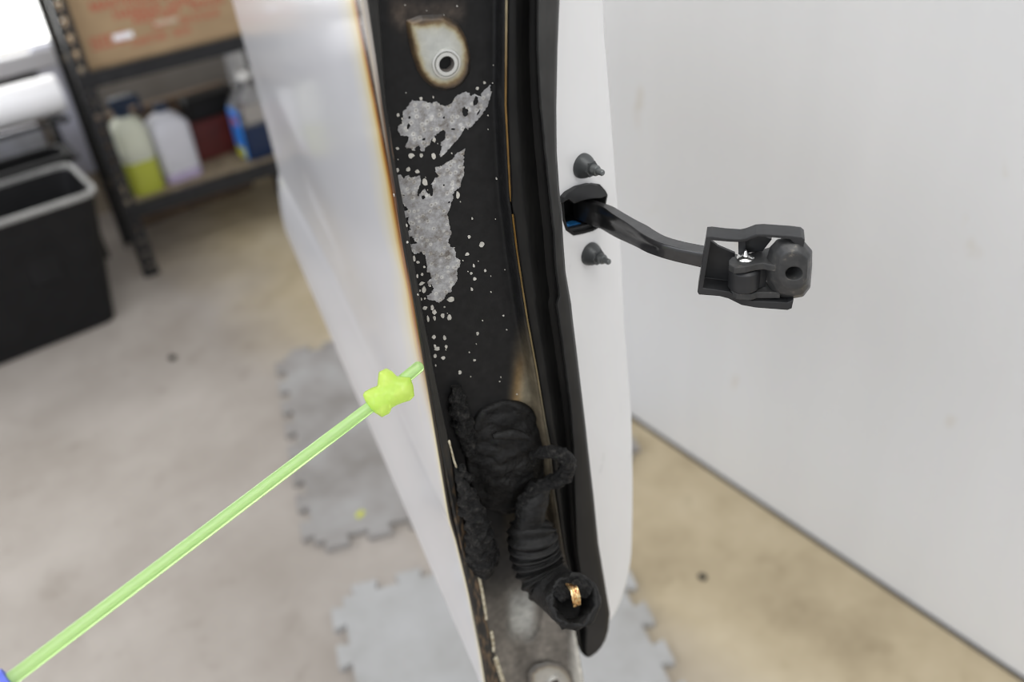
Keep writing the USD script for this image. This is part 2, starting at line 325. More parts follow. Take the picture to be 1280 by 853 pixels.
def foam(corner, ang, w, h, label, material, sy=1):
    t = obj('foam_floor_mat', (lambda m: (m.apply_transform(T((corner[0], corner[1], 0.0)) @ R(ang, [0, 0, 1])), m)[1])(extr(affinity.scale(mat_poly(w, h), 1, sy, origin=(0, 0)), 0.012)), material)
    return tag(t, label, 'floor mat')
foam((0.322, 1.022), -22.5, 0.44, 0.60, 'light grey puzzle-edged foam floor mat under the hanging car door', 'foam_mat', -1)
foam((0.345, 1.163), -21, 0.60, 0.60, 'dirtier grey puzzle-edged foam mat behind, carrying a yellow scrap', 'foam_mat_dirty')
p = on_z(450, 643, 0.0125)
ys = affinity.rotate(sg.Polygon([(-.009, -.005), (.008, -.006), (.010, .004), (-.003, .006), (-.009, .003)]), 25)
tag(obj('tape_scrap', (lambda m: (m.apply_transform(T((p[0], p[1], 0.0121))), m)[1])(extr(ys, 0.0012)), 'yellow_scrap'), 'small yellow scrap of tape lying on the dirtier foam mat', 'scrap')
def crumb(px, py, r, label):
    q = on_z(px, py, r * 0.3); m = trimesh.creation.icosphere(2, r)
    m.vertices *= (0.7 + 0.7 * meshkit.fbm(m.vertices / r * 1.3 + px, 3, 2))[:, None]; m.apply_scale([1, 1.2, 0.5]); m.apply_translation((q[0], q[1], -m.bounds[0, 2]))
    tag(obj('floor_debris', m, 'debris_dark'), label, 'debris')
crumb(215, 448, 0.0085, 'dark crumb of debris on the bare concrete in front of the shelf')
crumb(878, 722, 0.0062, 'dark crumb of debris on tan concrete beside the white wall')

# ------------------------------------------------------------------ the car door (local axes: x across the door, y along it, z up)
TH = math.radians(17.0)
DN, DU, DZ = np.array([math.cos(TH), -math.sin(TH), 0]), np.array([math.sin(TH), math.cos(TH), 0]), np.array([0, 0, 1.0])
DO = at_depth(560, 330, 0.45) * [1, 1, 0]
ML = np.array([DN, DU, DZ])
def loc(P): return ML @ (np.asarray(P) - DO)
def F(px, py, u=0.0): return loc(on_plane(px, py, DO + DU * u, DU))            # point of the door on the upright plane y = u
def FZ(px, py, z): return loc(on_z(px, py, z))
def FP(px, py, p0, n): return loc(on_plane(px, py, DO + ML.T @ np.asarray(p0), ML.T @ np.asarray(n)))
door = thing('car_door', 'white car door stood on edge with a burnt black hinge side', 'car door', DO, -17.0)

# outer skin -------------------------------------------------------
U_END, Z_TOP, Z_BOT = 0.78, 1.26, 0.622
def skin_n(u, z):
    zc = 0.82 - 0.128 * u
    def upper(z):
        g = np.interp(z, [0.70, 0.72, 0.775, 0.83, 0.93, 1.05, 1.3], [0.0035, 0.003, 0.002, 0.0, -0.0025, -0.0045, -0.006])
        return -0.0205 - 0.003 * np.sin(np.pi * np.clip(u / U_END, 0, 1)) * sstep(0.72, 0.95, z) + (u / 0.77) * g + 0.0055 * np.sin(np.pi * np.clip(u / U_END, 0, 1)) * sstep(0.93, 0.80, z)
    t = np.clip((zc - z) / (zc - Z_BOT), 0, 1)
    nb = -0.0145 - 0.0165 * u
    s = np.sin(np.clip(t / 0.75, 0, 1) * np.pi / 2) * sstep(0, 0.15, t)
    n = np.where(z >= zc, upper(z), upper(zc) + (nb - upper(zc)) * s)
    return n + 0.006 * sstep(Z_BOT + 0.012, Z_BOT, z)
us = np.r_[U_END, np.linspace(0.74, 0.10, 26), np.linspace(0.092, 0.03, 16), np.linspace(0.0285, 0.0015, 28)]
ring = [(0.0, u) for u in us] + [(0.0003, 0.0007), (0.0009, 0.0001), (0.0016, 0.0), (0.0024, 0.0003), (0.003, 0.001)] + [(0.003, u) for u in us[::-1][::2]]
zs = np.r_[np.linspace(Z_BOT, 0.64, 10), np.linspace(0.642, 0.86, 110), np.linspace(0.864, Z_TOP, 70)]
rows = np.array([[(skin_n(u, z) + dn, u, z) for dn, u in ring] for z in zs])
sk = loft(rows)
v = np.asarray(sk.vertices); d = v[:, 1]; z = v[:, 2]
wob = 0.75 + 0.5 * meshkit.fbm(np.c_[z * 0, z * 0, z * 28], 3, 5)
c0 = np.interp(z, [0.62, 0.84, 0.90, 0.96, 1.0, 1.03, 1.06, 1.09, 1.12], [-0.006, -0.005, -0.003, -0.002, -0.001, 0.001, 0.004, 0.008, 0.009])  # where the darkest scorch lies
wdt = np.interp(z, [0.62, 0.84, 0.92, 0.98, 1.04, 1.10], [0.008, 0.009, 0.012, 0.014, 0.013, 0.012]) * wob
e = (d - c0) / wdt
stops = np.array([0, 0.18, 0.45, 0.8, 1.3, 2.4, 4.2])
cols = np.array([(0.05, 0.02, 0.01), (0.16, 0.055, 0.012), (0.42, 0.17, 0.03), (0.74, 0.50, 0.17), (0.84, 0.74, 0.48), (0.80, 0.775, 0.70), (0.735, 0.738, 0.768)])
tint = np.stack([np.interp(e, stops, cols[:, k]) for k in range(3)], 1)
inner = np.stack([np.interp(e, [-1.2, -0.5, 0.0], [a, b, c]) for a, b, c in ((0.62, 0.45, 0.05), (0.59, 0.40, 0.025), (0.54, 0.33, 0.012))], 1)
tint = np.where((e < 0)[:, None], inner, tint)
low = sstep(0.955, 0.86, z)[:, None] * (d < 0.03)[:, None]                          # below, only a cream edge
cream = np.stack([np.interp(d, [0.0, 0.0015, 0.004, 0.012], [a, b, c, f]) for a, b, c, f in ((0.50, 0.78, 0.80, 0.735), (0.42, 0.72, 0.78, 0.738), (0.25, 0.52, 0.72, 0.768))], 1)
tint = tint * (1 - low) + cream * low
nr, ncol = rows.shape[:2]
ci = np.r_[np.tile(np.arange(ncol), nr), [0, 0]]; hem = (ci >= len(us) + 1)
pale = sstep(1.055, 1.085, z)[:, None]; hc0 = np.array([0.020, 0.016, 0.013]) * (1 - pale) + np.array([0.36, 0.33, 0.30]) * pale
br_ = (sstep(1.0, 1.05, z) * (1 - sstep(1.05, 1.09, z)))[:, None]; hc0 = hc0 + np.array([0.10, 0.055, 0.03]) * br_
tint = np.where(hem[:, None], hc0, tint)
obj('outer_skin', sk, 'skin_paint', door, smooth=True, attrs={'tint': tint}, label='white outer skin scorched brown along its front edge')

# hem flange -------------------------------------------------------
YS = np.r_[np.linspace(-250, 900, 300)]
A = [(-250, 424), (-60, 449), (0, 457), (150, 480), (300, 502), (420, 524), (600, 557), (853, 607), (900, 616)]
B = [(-250, 440), (-60, 464), (0, 473), (130, 482), (190, 491), (280, 508), (391, 528), (483, 546), (549, 560), (616, 570), (660, 582), (706, 594), (775, 608), (820, 618), (853, 628), (900, 640)]
UF = 0.012                                                                  # depth of the hinge face behind the flange
def strip(y, k=9):
    a, b = ip(A, y), ip(B, y); out = []
    for s in np.linspace(0, 1, k):
        h = 0.0006 * math.sin(math.pi * s) + 0.0007 * math.exp(-((s - 0.30) / 0.10) ** 2)   # a slight rounded bead
        out.append(F(a + (b - a) * s, y, -h + 0.0006))
    return out
rows = []
for y in YS:
    r = strip(y, 11); l = r[-1]
    rows.append(r + [l + [0.0004, 0.001, 0], l + [0.0006, 0.016, 0], r[0] + [0.0010, 0.016, 0], r[0] + [0.0003, 0.001, 0]])
hf = loft(np.array(rows)[::-1])
v = np.asarray(hf.vertices); zz = v[:, 2]
f1 = meshkit.fbm(v * [900, 900, 160], 4, 3)
lowk = sstep(0.88, 0.78, zz)
tb = np.array([0.020, 0.020, 0.0195]) * (0.75 + 0.5 * f1)[:, None]
rust = np.array([0.13, 0.088, 0.052]); mk = (lowk * sstep(0.5, 0.66, meshkit.fbm(v * [700, 700, 130], 4, 9)))[:, None]
tb = tb * (1 - mk) + rust * mk
obj('hem_flange', hf, 'flange_black', door, smooth=True, attrs={'tint': tb})

# hinge face -------------------------------------------------------
SL = [(-250, 634), (-60, 633.5), (0, 633), (132, 632), (210, 636), (250, 638), (270, 641), (313, 646), (360, 653), (399, 659), (465, 671), (532, 682), (557, 687), (615, 692), (691, 704), (706, 708), (755, 715), (793, 720), (853, 730), (900, 739)]
rows, tint = [], []
YF = np.linspace(-250, 920, 480); K = 60
for y in YF:
    a, b = ip(B, y) - 14, ip(SL, y); row = []
    for s in np.linspace(0, 1, K):
        x = a + (b - a) * s
        wl = sstep(b - 15, b - 2, x)                                         # turns forward into the seam at its right side
        u = UF - 0.009 * wl
        if y > 640: u += 0.004 * sstep(650, 760, y) * math.exp(-((x - 655) / 30) ** 2)
        if y > 690:                                                            # pressed oval below the boot
            q = math.hypot((x - 655) / 24, (y - 765) / 40); u += 0.004 * (1 - sstep(0.75, 1.05, q))
        row.append(F(x, y, u))
        # colour: soot, bare brown steel in the lower right, grey steel at the bottom
        nz = float(meshkit.fbm(np.array([x / 26.0, y / 34.0, 0.3]), 4, 4)); fine = float(meshkit.fbm(np.array([x / 5.0, y / 7.0, 0.7]), 3, 6))
        c = np.array([0.0115, 0.0115, 0.0119]) * (0.75 + 0.5 * fine)
        edge = ip([(380, 30), (400, 12), (440, 4), (505, 0), (560, -6)], y) + 636 - 6 * (nz - .5)
        k = float(sstep(edge - 5, edge + 16, x) * sstep(375, 470, y) * (1 - sstep(640, 700, y)))
        br = np.array([0.112, 0.092, 0.062]) * (0.4 + 1.1 * nz) * (0.75 + 0.5 * fine); am = 0.55 * math.exp(-((x - edge - 9) / 6) ** 2) * float(sstep(430, 480, y) * (1 - sstep(500, 520, y)))
        br = br * (1 - am) + np.array([0.30, 0.17, 0.05]) * am
        pale = math.exp(-((x - 655) / 10) ** 2 - ((y - 490) / 22) ** 2); br = br + np.array([0.10, 0.095, 0.07]) * pale
        c = c * (1 - k) + br * k
        k2 = float(sstep(690, 770, y + 50 * (nz - .5) + 0.35 * (x - 650)))
        gr = np.array([0.185, 0.168, 0.145]) * (0.15 + 1.5 * nz) * (0.7 + 0.6 * fine)
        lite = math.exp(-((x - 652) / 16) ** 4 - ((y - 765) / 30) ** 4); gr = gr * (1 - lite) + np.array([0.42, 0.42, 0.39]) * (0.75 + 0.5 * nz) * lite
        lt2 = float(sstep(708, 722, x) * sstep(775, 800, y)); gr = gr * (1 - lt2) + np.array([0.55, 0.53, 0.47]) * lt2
        c = c * (1 - k2) + gr * k2
        if y < 120:                                                          # rusty smears above the hinge pad
            sm = math.exp(-((y - 8 - 12 * nz) / 14) ** 2) * float(sstep(480, 500, x) * (1 - sstep(570, 590, x))) + 0.9 * math.exp(-((x - 500 - (y - 20) * .25) / 8) ** 2 - ((y - 22) / 20) ** 2)
            c = c + np.array([0.045, 0.034, 0.026]) * sm * fine * 1.6
        tint.append(c)
    rows.append(row)
g = np.array(rows)
front = loft(g[::-1], cap=False, closed=False)
vf = g[::-1].reshape(-1, 3); r, c = g.shape[:2]
# close it backwards into a box section 35 mm deep
back = vf + [0, 0.035, 0]; nv = len(vf)
idx = np.arange(r * c).reshape(r, c)
loopi = np.r_[idx[0, :], idx[1:, -1], idx[-1, -2::-1], idx[-2:0:-1, 0]]
sf = []
for a_, b_ in zip(loopi, np.roll(loopi, -1)): sf += [(a_, a_ + nv, b_), (b_, a_ + nv, b_ + nv)]
hp = trimesh.Trimesh(np.vstack([vf, back]), np.vstack([front.faces, front.faces[:, ::-1] + nv, sf]), process=False)
if hp.volume < 0: hp.invert()
tt = np.array(tint).reshape(r, c, 3)[::-1].reshape(-1, 3)
obj('hinge_panel', hp, 'hinge_black', door, smooth=True, attrs={'tint': np.vstack([tt, tt])}, label='soot black recessed hinge face')

# the bright metal lip between hinge face and rubber seal ------------------
def lip(y0, y1, n, r):
    ys = np.linspace(y0, y1, n); return tube([F(ip(SL, y), y, 0.0018) for y in ys], np.interp(ys, [y0, y0 + 10, y1 - 14, y1], [r, r, r, r * .4]), 8)
def lipc(m): 
    z = np.asarray(m.vertices)[:, 2]; f = meshkit.fbm(np.asarray(m.vertices) * 220, 3, 1)[:, None]
    return np.stack([np.interp(z, [0.73, 0.85, 0.92, 0.98, 1.06, 1.10], q) for q in ((0.09, 0.15, 0.22, 0.16, 0.22, 0.34), (0.08, 0.135, 0.17, 0.085, 0.13, 0.30), (0.065, 0.10, 0.08, 0.015, 0.04, 0.20))], 1) * (0.6 + 0.8 * f)
for y0, y1, r_ in ((-250, 252, 0.0005), (268, 706, 0.0005)):
    m = lip(y0, y1, 80, r_); obj('metal_lip', m, 'lip_gold', door, smooth=True, attrs={'tint': lipc(m)}, label='thin scorched golden metal edge')

# rubber weather seal -----------------------------------------------
WR = [(-250, 708), (-60, 702), (0, 699.5), (60, 697), (133, 695.5), (190, 696), (235, 699), (266, 702), (300, 704), (340, 707), (380, 714), (399, 716), (440, 721), (490, 727), (532, 732), (560, 735), (620, 742), (680, 748), (740, 758), (767, 762.5), (788, 760.5), (800, 757), (809, 752), (816, 746), (821, 739), (822, 737)]
WL = SL[:-2] + [(793, 720), (806, 722), (815, 725.5), (820, 730), (822, 734)]
GR = [(-60, .58), (0, .58), (60, .60), (100, .64), (200, .76), (290, .80), (370, .76), (380, .68), (450, .68), (520, .66), (620, .5), (700, .35), (822, .3)]    # where the lip begins
rows, rowl = [], []
for y in np.r_[np.linspace(-250, 780, 300), np.linspace(783, 822, 26)]:
    a, b, g_ = ip(WL, y), ip(WR, y), ip(GR, y)
    g_ += 0.02 * (float(meshkit.fbm(np.array([y / 9.0, 1.0, 2.0]), 3, 8)) - 0.5) * (1 if y > 90 and y < 560 else 0)
    end = float(sstep(775, 822, y))
    def pr_(prof): return [F(a + (b - a) * s, y, (u + (0.005 - u) * end * .8) if u < .012 else u) for s, u in prof]
    rows.append(pr_([(0.0, 0.004), (0.04, 0.0022), (0.20 * g_, 0.0014), (0.36 * g_, 0.0020), (0.52 * g_, 0.0075), (0.74 * g_, 0.0100), (0.9 * g_, 0.0085), (g_ + .02, 0.0085), (g_ + .02, 0.02), (0.02, 0.02)]))
    w_ = 1 - g_
    rowl.append(pr_([(g_, 0.0105), (g_ - .01, 0.0020), (g_ + 0.02, -0.0010), (g_ + .05, -0.0018), (g_ + w_ * .5, -0.0016), (g_ + w_ * .82, -0.0008), (0.965, 0.0004), (0.99, 0.0022), (1.0, 0.0055), (0.99, 0.02), (g_ + .03, 0.02)]))
obj('weather_seal', loft(np.array(rows)[::-1]), 'rubber', door, smooth=35, label='black rubber weather seal along the hinge face')
lm_ = loft(np.array(rowl)[::-1]); z = np.asarray(lm_.vertices)[:, 2]
lt_ = np.interp(z, [0.66, 0.76, 0.86, 0.95, 1.05, 1.10], [0.010, 0.012, 0.017, 0.024, 0.038, 0.046])[:, None] * np.array([1, 0.99, 0.96]) * (0.75 + 0.5 * meshkit.fbm(np.asarray(lm_.vertices) * [300, 300, 60], 3, 2))[:, None]
obj('seal_lip', lm_, 'rubber_lip', door, smooth=True, attrs={'tint': lt_}, label='raised dusty lip of the weather seal, cracked at its edge')

# white inner shell ----------------------------------------------------
AW = math.radians(21.5)
NF = np.array([math.sin(AW), -math.cos(AW), 0]); TF = np.array([math.cos(AW), math.sin(AW), 0]); P0 = np.array([0.075, 0.040, 0.95])
MF = frame(P0, TF, [0, 0, 1], NF)
MFi = np.linalg.inv(MF)
def WF(px, py, off=0.0):
    q = FP(px, py, P0 + NF * off, NF); return (MFi @ np.r_[q, 1])[:2]
RIGHT = [(762, -250), (758, -140), (756, 0), (758, 47), (761, 81), (765, 133), (769, 188), (773.5, 255), (778, 313), (782, 399), (787.5, 469), (791.4, 532), (792.5, 600), (791, 690), (786, 722), (777, 752), (764, 776), (750, 788)]
rt = [WF(*p) for p in RIGHT]
lt = [(rt[-1][0] - 0.02, rt[-1][1] - 0.002), (-0.012, rt[-1][1] + 0.01), (-0.012, rt[0][1])]
shell2 = sg.Polygon([tuple(p) for p in spline(rt, 90)] + lt)
def ring_at(poly, n=420):
    b = poly.exterior; c = shapely.line_interpolate_point(b, np.linspace(0, b.length, n, endpoint=False)); return np.array([(q.x, q.y) for q in c])
def shell_loft(levels):
    """levels: (inset, distance back from the face along the face normal, extra distance back along the door)"""
    base = ring_at(shell2); prev = np.roll(base, 4, 0); nxt = np.roll(base, -4, 0); t = nxt - prev; t /= np.linalg.norm(t, axis=1, keepdims=True)
    nn = np.stack([-t[:, 1], t[:, 0]], 1)
    if shell2.contains(sg.Point(base[0] - nn[0] * 0.002)): nn = -nn
    rows = []
    for ins, back_, ub in levels:
        q = base + nn * ins
        P = P0 + q[:, :1] * TF + q[:, 1:] * [0, 0, 1] - NF * back_; P[:, 1] += ub; rows.append(P)
    return loft(np.array(rows))
sh = shell_loft([(0.0026, 0, 0), (0.0010, 0.0005, 0), (0.0002, 0.0016, 0), (0, 0.003, 0), (0.0, 0.003, 0.68)])
slot_px = [(702, 253), (704, 247), (709, 241), (721, 234), (738, 230), (749, 231.5), (756, 239), (758.5, 244), (755, 262), (748, 284), (741, 288), (728, 291.5), (717, 293.5), (708, 287), (704, 275)]
slot = sg.Polygon([tuple(WF(*p)) for p in slot_px]).buffer(0.0006)
cut = extr(slot, 0.05); cut.apply_transform(MF @ T((0, 0, -0.03)))
shm = to_t(to_m(sh) - to_m(cut))
obj('inner_shell', shm, 'shell_paint', door, smooth=35, label='scuffed white inner door shell')
# gasket pocket around the check arm
gk = empty('arm_gasket', door)
liner = extr(slot.buffer(-0.0003).difference(slot.buffer(-0.0016)), 0.024); liner.apply_transform(MF @ T((0, 0, -0.0236)))
bk = extr(slot.buffer(-0.0003), 0.002); bk.apply_transform(MF @ T((0, 0, -0.0255)))
obj('pocket', cat(liner, bk), 'soot_black', gk)
hood = [(703, 254), (705, 247), (710, 241.5), (722, 234.5), (738, 230.5), (749, 232), (756, 239.5), (758.5, 244.5), (752, 247.5), (738, 248.5), (727, 251), (718, 254.5), (711, 249), (706, 252)]
hs = sg.Polygon([tuple(WF(*p, 0.003)) for p in hood]); hm = extr(hs, 0.013); hm.apply_transform(MF @ T((0, 0, -0.010)))
obj('hood', hm, 'plastic', gk)
lw = sg.Polygon([tuple(WF(*p, -0.004)) for p in [(706, 285), (712, 284), (733, 279), (745, 283), (740, 288), (728, 291.5), (717, 293), (709, 288)]]); lm = extr(lw, 0.007); lm.apply_transform(MF @ T((0, 0, -0.009)))
obj('lower_pad', lm, 'plastic', gk)
bl = sg.Polygon([tuple(WF(*p, -0.006)) for p in [(706.5, 279), (712, 281), (721, 278.5), (727, 279), (724, 283), (716, 285), (708, 287.5)]]); bm = extr(bl, 0.005); bm.apply_transform(MF @ T((0, 0, -0.010)))
obj('clip', bm, 'blue_clip', gk, label='small blue plastic clip')
# flange nuts with their studs
for px, py in ((727.5, 207), (737, 317)):
    o = P0 + WF(px, py)[0] * TF + WF(px, py)[1] * np.array([0, 0, 1]); M = axis_frame(o, NF)
    nut = obj('flange_nut', lathe([(0, -0.001), (0.0068, -0.001), (0.0070, 0.0006), (0.0068, 0.0018), (0.0061, 0.0038), (0.0050, 0.0054), (0.0045, 0.0066), (0.0040, 0.0072), (0, 0.0072)], M, 28), 'nut_grey', door)
    hexa = trimesh.creation.cylinder(0.0046, 0.004, sections=6); hexa.apply_transform(M @ T((0, 0, 0.0058)))
    obj('hex', hexa, 'nut_grey', nut, smooth=False)
    obj('stud', lathe([(0, 0.004), (0.0029, 0.004), (0.0030, 0.0108), (0.0026, 0.0116), (0.0018, 0.0118), (0.0017, 0.0152), (0.0012, 0.0158), (0, 0.0158)], M, 20), 'stud_grey', nut)

# hinge pads ----------------------------------------------------------
def pad(outline, inner, hole, rr, up, name_label, scorch=1.0):
    U1 = UF - up
    op = sg.Polygon([tuple(F(*p, U1)[[0, 2]]) for p in outline]).buffer(0.001).buffer(-0.001)
    ipg = sg.Polygon([tuple(F(*p, U1)[[0, 2]]) for p in inner]).buffer(0.0008).buffer(-0.0008)
    h = F(*hole, U1); hc = sg.Point(h[0], h[2])
    x0, z0, x1, z1 = op.bounds
    # dense disc mesh so that the burnt border can vary over it
    gx, gz = np.meshgrid(np.arange(x0, x1, 0.0007), np.arange(z0, z1, 0.0007)); pts = np.c_[gx.ravel(), gz.ravel()]
    solid = op.difference(hc.buffer(rr * 0.62))
    keep = shapely.contains_xy(op.buffer(-0.0004), pts[:, 0], pts[:, 1]) & ~shapely.contains_xy(hc.buffer(rr * 0.62 + 0.0003), pts[:, 0], pts[:, 1])
    bnd = ring_at(op, 160); hb = ring_at(hc.buffer(rr * 0.62), 48)
    P = np.vstack([pts[keep], bnd, hb])
    from scipy.spatial import Delaunay
    tri = Delaunay(P).simplices; cen = P[tri].mean(1); tri = tri[shapely.contains_xy(solid, cen[:, 0], cen[:, 1])]
    dist = shapely.distance(shapely.points(P), op.exterior)
    uu = U1 + up * (1 - sstep(0, 0.0018, dist)) * 0.9
    v = np.c_[P[:, 0], uu, P[:, 1]]
    m = trimesh.Trimesh(v, tri, process=False)
    if m.face_normals[:, 1].mean() > 0: m.invert()
    dd = shapely.distance(shapely.points(P), ipg); din = shapely.distance(shapely.points(P), ipg.exterior); sd = np.where(dd > 0, -dd, din)
    sd = sd + 0.0016 * (meshkit.fbm(np.c_[P * 420, P[:, :1] * 0], 4, 3) - 0.5)
    st = [-0.004, -0.0022, -0.0008, 0.0002, 0.0012, 0.0026, 0.006]
    cc = np.array([(0.022, 0.02, 0.019), (0.05, 0.042, 0.036), (0.11, 0.075, 0.045), (0.20, 0.14, 0.07), (0.40, 0.36, 0.24), (0.46, 0.46, 0.41), (0.50, 0.51, 0.48)])
    cc = cc * scorch + np.array([0.30, 0.28, 0.25]) * (1 - scorch) * np.linspace(.6, 1.4, 7)[:, None]
    tn = np.stack([np.interp(sd, st, cc[:, k]) for k in range(3)], 1)
    o = obj('hinge_pad', m, 'hinge_pad_metal', door, smooth=True, attrs={'tint': tn}, label=name_label)
    M = axis_frame((h[0], U1, h[2]), (0, -1, 0))
    obj('threaded_insert', lathe([(rr * .56, 0.0), (rr * .60, 0.0012), (rr * .84, 0.0012), (rr * .88, 0.0007), (rr * .90, 0.0002), (rr * .94, 0.0002), (rr * .96, 0.0010), (rr * 1.08, 0.0009), (rr * 1.13, 0.0), (rr * 1.13, -0.001), (rr * .56, -0.001), (rr * .56, 0.0)], M, 44), 'zinc_ring', o)
    obj('bore', cat(lathe([(rr * .56, 0.0008), (rr * .52, -0.001), (rr * .50, -0.012), (rr * .56, -0.012), (rr * .58, -0.001), (rr * .56, 0.0008)], M, 36), lathe([(0, -0.0118), (rr * .51, -0.0118), (rr * .51, -0.0125), (0, -0.0125)], M, 24)), 'hole_bore', o)
Q = lambda x, y: (440 + x / 6.4, y / 6.4)
pad([Q(440, 175), Q(560, 130), Q(740, 125), Q(860, 190), Q(930, 320), Q(965, 470), Q(955, 590), Q(900, 680), Q(830, 725), Q(750, 738), Q(660, 718), Q(590, 660), Q(530, 570), Q(480, 420), Q(455, 300)],
    [Q(465, 200), Q(600, 192), Q(740, 178), Q(830, 230), Q(890, 310), Q(915, 400), Q(912, 500), Q(890, 590), Q(830, 650), Q(750, 683), Q(670, 668), Q(600, 620), Q(560, 560), Q(520, 450), Q(490, 300)],
    Q(752, 508), 0.0059, 0.0025, 'upper bare metal hinge pad with threaded hole and scorched rim')
Q2 = lambda x, y: (580 + x / 4.93, 680 + y / 4.93)
pad([Q2(400, 900), Q2(400, 800), Q2(440, 755), Q2(520, 735), Q2(600, 750), Q2(660, 800), Q2(690, 870), Q2(680, 980), Q2(560, 1040), Q2(440, 990)],
    [Q2(420, 900), Q2(425, 810), Q2(460, 775), Q2(520, 755), Q2(590, 768), Q2(640, 810), Q2(665, 870), Q2(650, 960), Q2(560, 1010), Q2(450, 960)],
    Q2(555, 850), 0.0060, 0.0015, 'lower bare metal hinge pad at the foot of the hinge face', 0.35)

# flaked areas -----------------------------------------------------------
UP = UF - 0.0004
def patch(px, holes=(), seed=1, jag=0.0007):
    pl = sg.Polygon([tuple(F(*p, UP)[[0, 2]]) for p in px])
    r_ = np.random.default_rng(seed); b = pl.exterior; n = int(b.length / 0.00055)
    pts = []
    for i, q in enumerate(shapely.line_interpolate_point(b, np.linspace(0, b.length, n, endpoint=False))):
        k = (meshkit.fbm(np.array([q.x * 800, q.y * 800, seed]), 3, seed) - 0.5) * 2.2 * jag + r_.normal(0, jag * 0.28)
        a = r_.uniform(0, 6.28); pts.append((q.x + k * math.cos(a), q.y + k * math.sin(a)))
    pl = sg.Polygon(pts).buffer(0)
    if pl.geom_type != 'Polygon': pl = max(pl.geoms, key=lambda g: g.area)
    for hx, hy, rx, ry, ang in holes:
        c = F(hx, hy, UP); s = abs(F(hx + 1, hy, UP)[0] - c[0])
        e_ = affinity.rotate(affinity.scale(sg.Point(0, 0).buffer(1, 4), rx * s, ry * s), ang)
        e_ = sg.Polygon([(x * r_.uniform(.75, 1.25) + c[0], y * r_.uniform(.75, 1.25) + c[2]) for x, y in e_.exterior.coords[:-1]]).buffer(0)
        pl = pl.difference(e_)
    if pl.geom_type != 'Polygon': pl = max(pl.geoms, key=lambda g: g.area)
    m = extr(pl, 0.0005)
    return trimesh.Trimesh(np.c_[m.vertices[:, 0], UF + 0.0001 - m.vertices[:, 2], m.vertices[:, 1]], m.faces, process=False)
q1 = lambda x, y: (470 + x / 7.53, 90 + y / 7.53)
p1 = [q1(*p) for p in [(345, 275), (440, 272), (500, 290), (545, 300), (570, 275), (600, 310), (650, 325), (715, 300), (740, 245), (795, 205), (850, 185), (890, 220), (950, 215), (990, 235), (1000, 190), (1050, 150), (1080, 120), (1085, 200), (1065, 290),
                                 (1030, 350), (1000, 400), (940, 470), (865, 545), (840, 520), (820, 560), (790, 610), (740, 660), (700, 710), (660, 760), (610, 805), (600, 780), (625, 720), (605, 670), (650, 640), (660, 580), (640, 545), (600, 560), (560, 600), (520, 640),
                                 (500, 690), (460, 710), (455, 750), (425, 745), (410, 690), (375, 710), (360, 745), (330, 720), (285, 715), (280, 690), (305, 650), (300, 600), (240, 605), (205, 560), (205, 510), (240, 490), (260, 440), (255, 370), (300, 340), (315, 295)]]
obj('bare_metal_patch', patch(p1, [q1(305, 510) + (2.2, 3.8, -20), q1(315, 430) + (1.6, 2.2, 0), q1(840, 380) + (3.8, 6.4, 15), q1(940, 275) + (3.2, 6.6, -15), q1(450, 635) + (2.6, 1.6, 10), q1(725, 540) + (3, 1.4, -20), q1(965, 385) + (1.2, 4, -40), q1(640, 430) + (1.3, 1.8, 0)], 3), 'bare_zinc', door, smooth=False, label='upper grey patch where burnt paint has flaked off')
q2 = lambda x, y: (470 + x / 7.53, 180 + y / 7.53)
q3 = lambda x, y: (470 + x / 7.53, 280 + y / 7.53)
p2 = [q2(*p) for p in [(840, 45), (830, 100), (825, 190), (828, 310), (800, 350), (795, 400), (745, 440), (720, 480), (735, 510), (710, 540), (700, 600), (670, 660), (680, 700)]] + \
     [q3(*p) for p in [(690, 10), (710, 90), (680, 160), (700, 220), (738, 220), (755, 320), (795, 345), (790, 400), (765, 430), (765, 520), (745, 570), (715, 590), (712, 640), (660, 660), (640, 710), (590, 745), (560, 720), (500, 720), (480, 690), (530, 640),
                            (545, 610), (520, 560), (500, 590), (480, 550), (520, 520), (510, 460), (475, 450), (480, 380), (465, 300), (425, 265), (360, 285), (335, 255), (320, 190), (350, 200), (395, 180), (355, 150), (340, 110), (300, 140), (295, 70), (330, 60)]] + \
     [q2(*p) for p in [(300, 730), (310, 690), (265, 700), (260, 640), (300, 600), (260, 570), (235, 520), (215, 420), (195, 300), (240, 290), (255, 330), (300, 300), (335, 320), (410, 300), (425, 340), (410, 400), (385, 480), (400, 500), (455, 415), (480, 460), (530, 505),
                            (540, 440), (525, 380), (560, 320), (600, 300), (560, 270), (560, 220), (610, 215), (680, 170), (720, 150), (745, 100), (800, 75)]]
obj('bare_metal_patch', patch(p2, [q2(445, 505) + (2.6, 2.6, 0), q2(285, 620) + (2.4, 1.8, 20), q2(262, 485) + (1.0, 1.0, 0), q2(690, 550) + (1.6, 1.4, 0), q2(640, 390) + (1.3, 1.5, 0)], 5), 'bare_zinc', door, smooth=False, label='lower grey patch of flaked paint tapering downward')
q4 = lambda x, y: (470 + x / 7.53, 370 + y / 7.53)
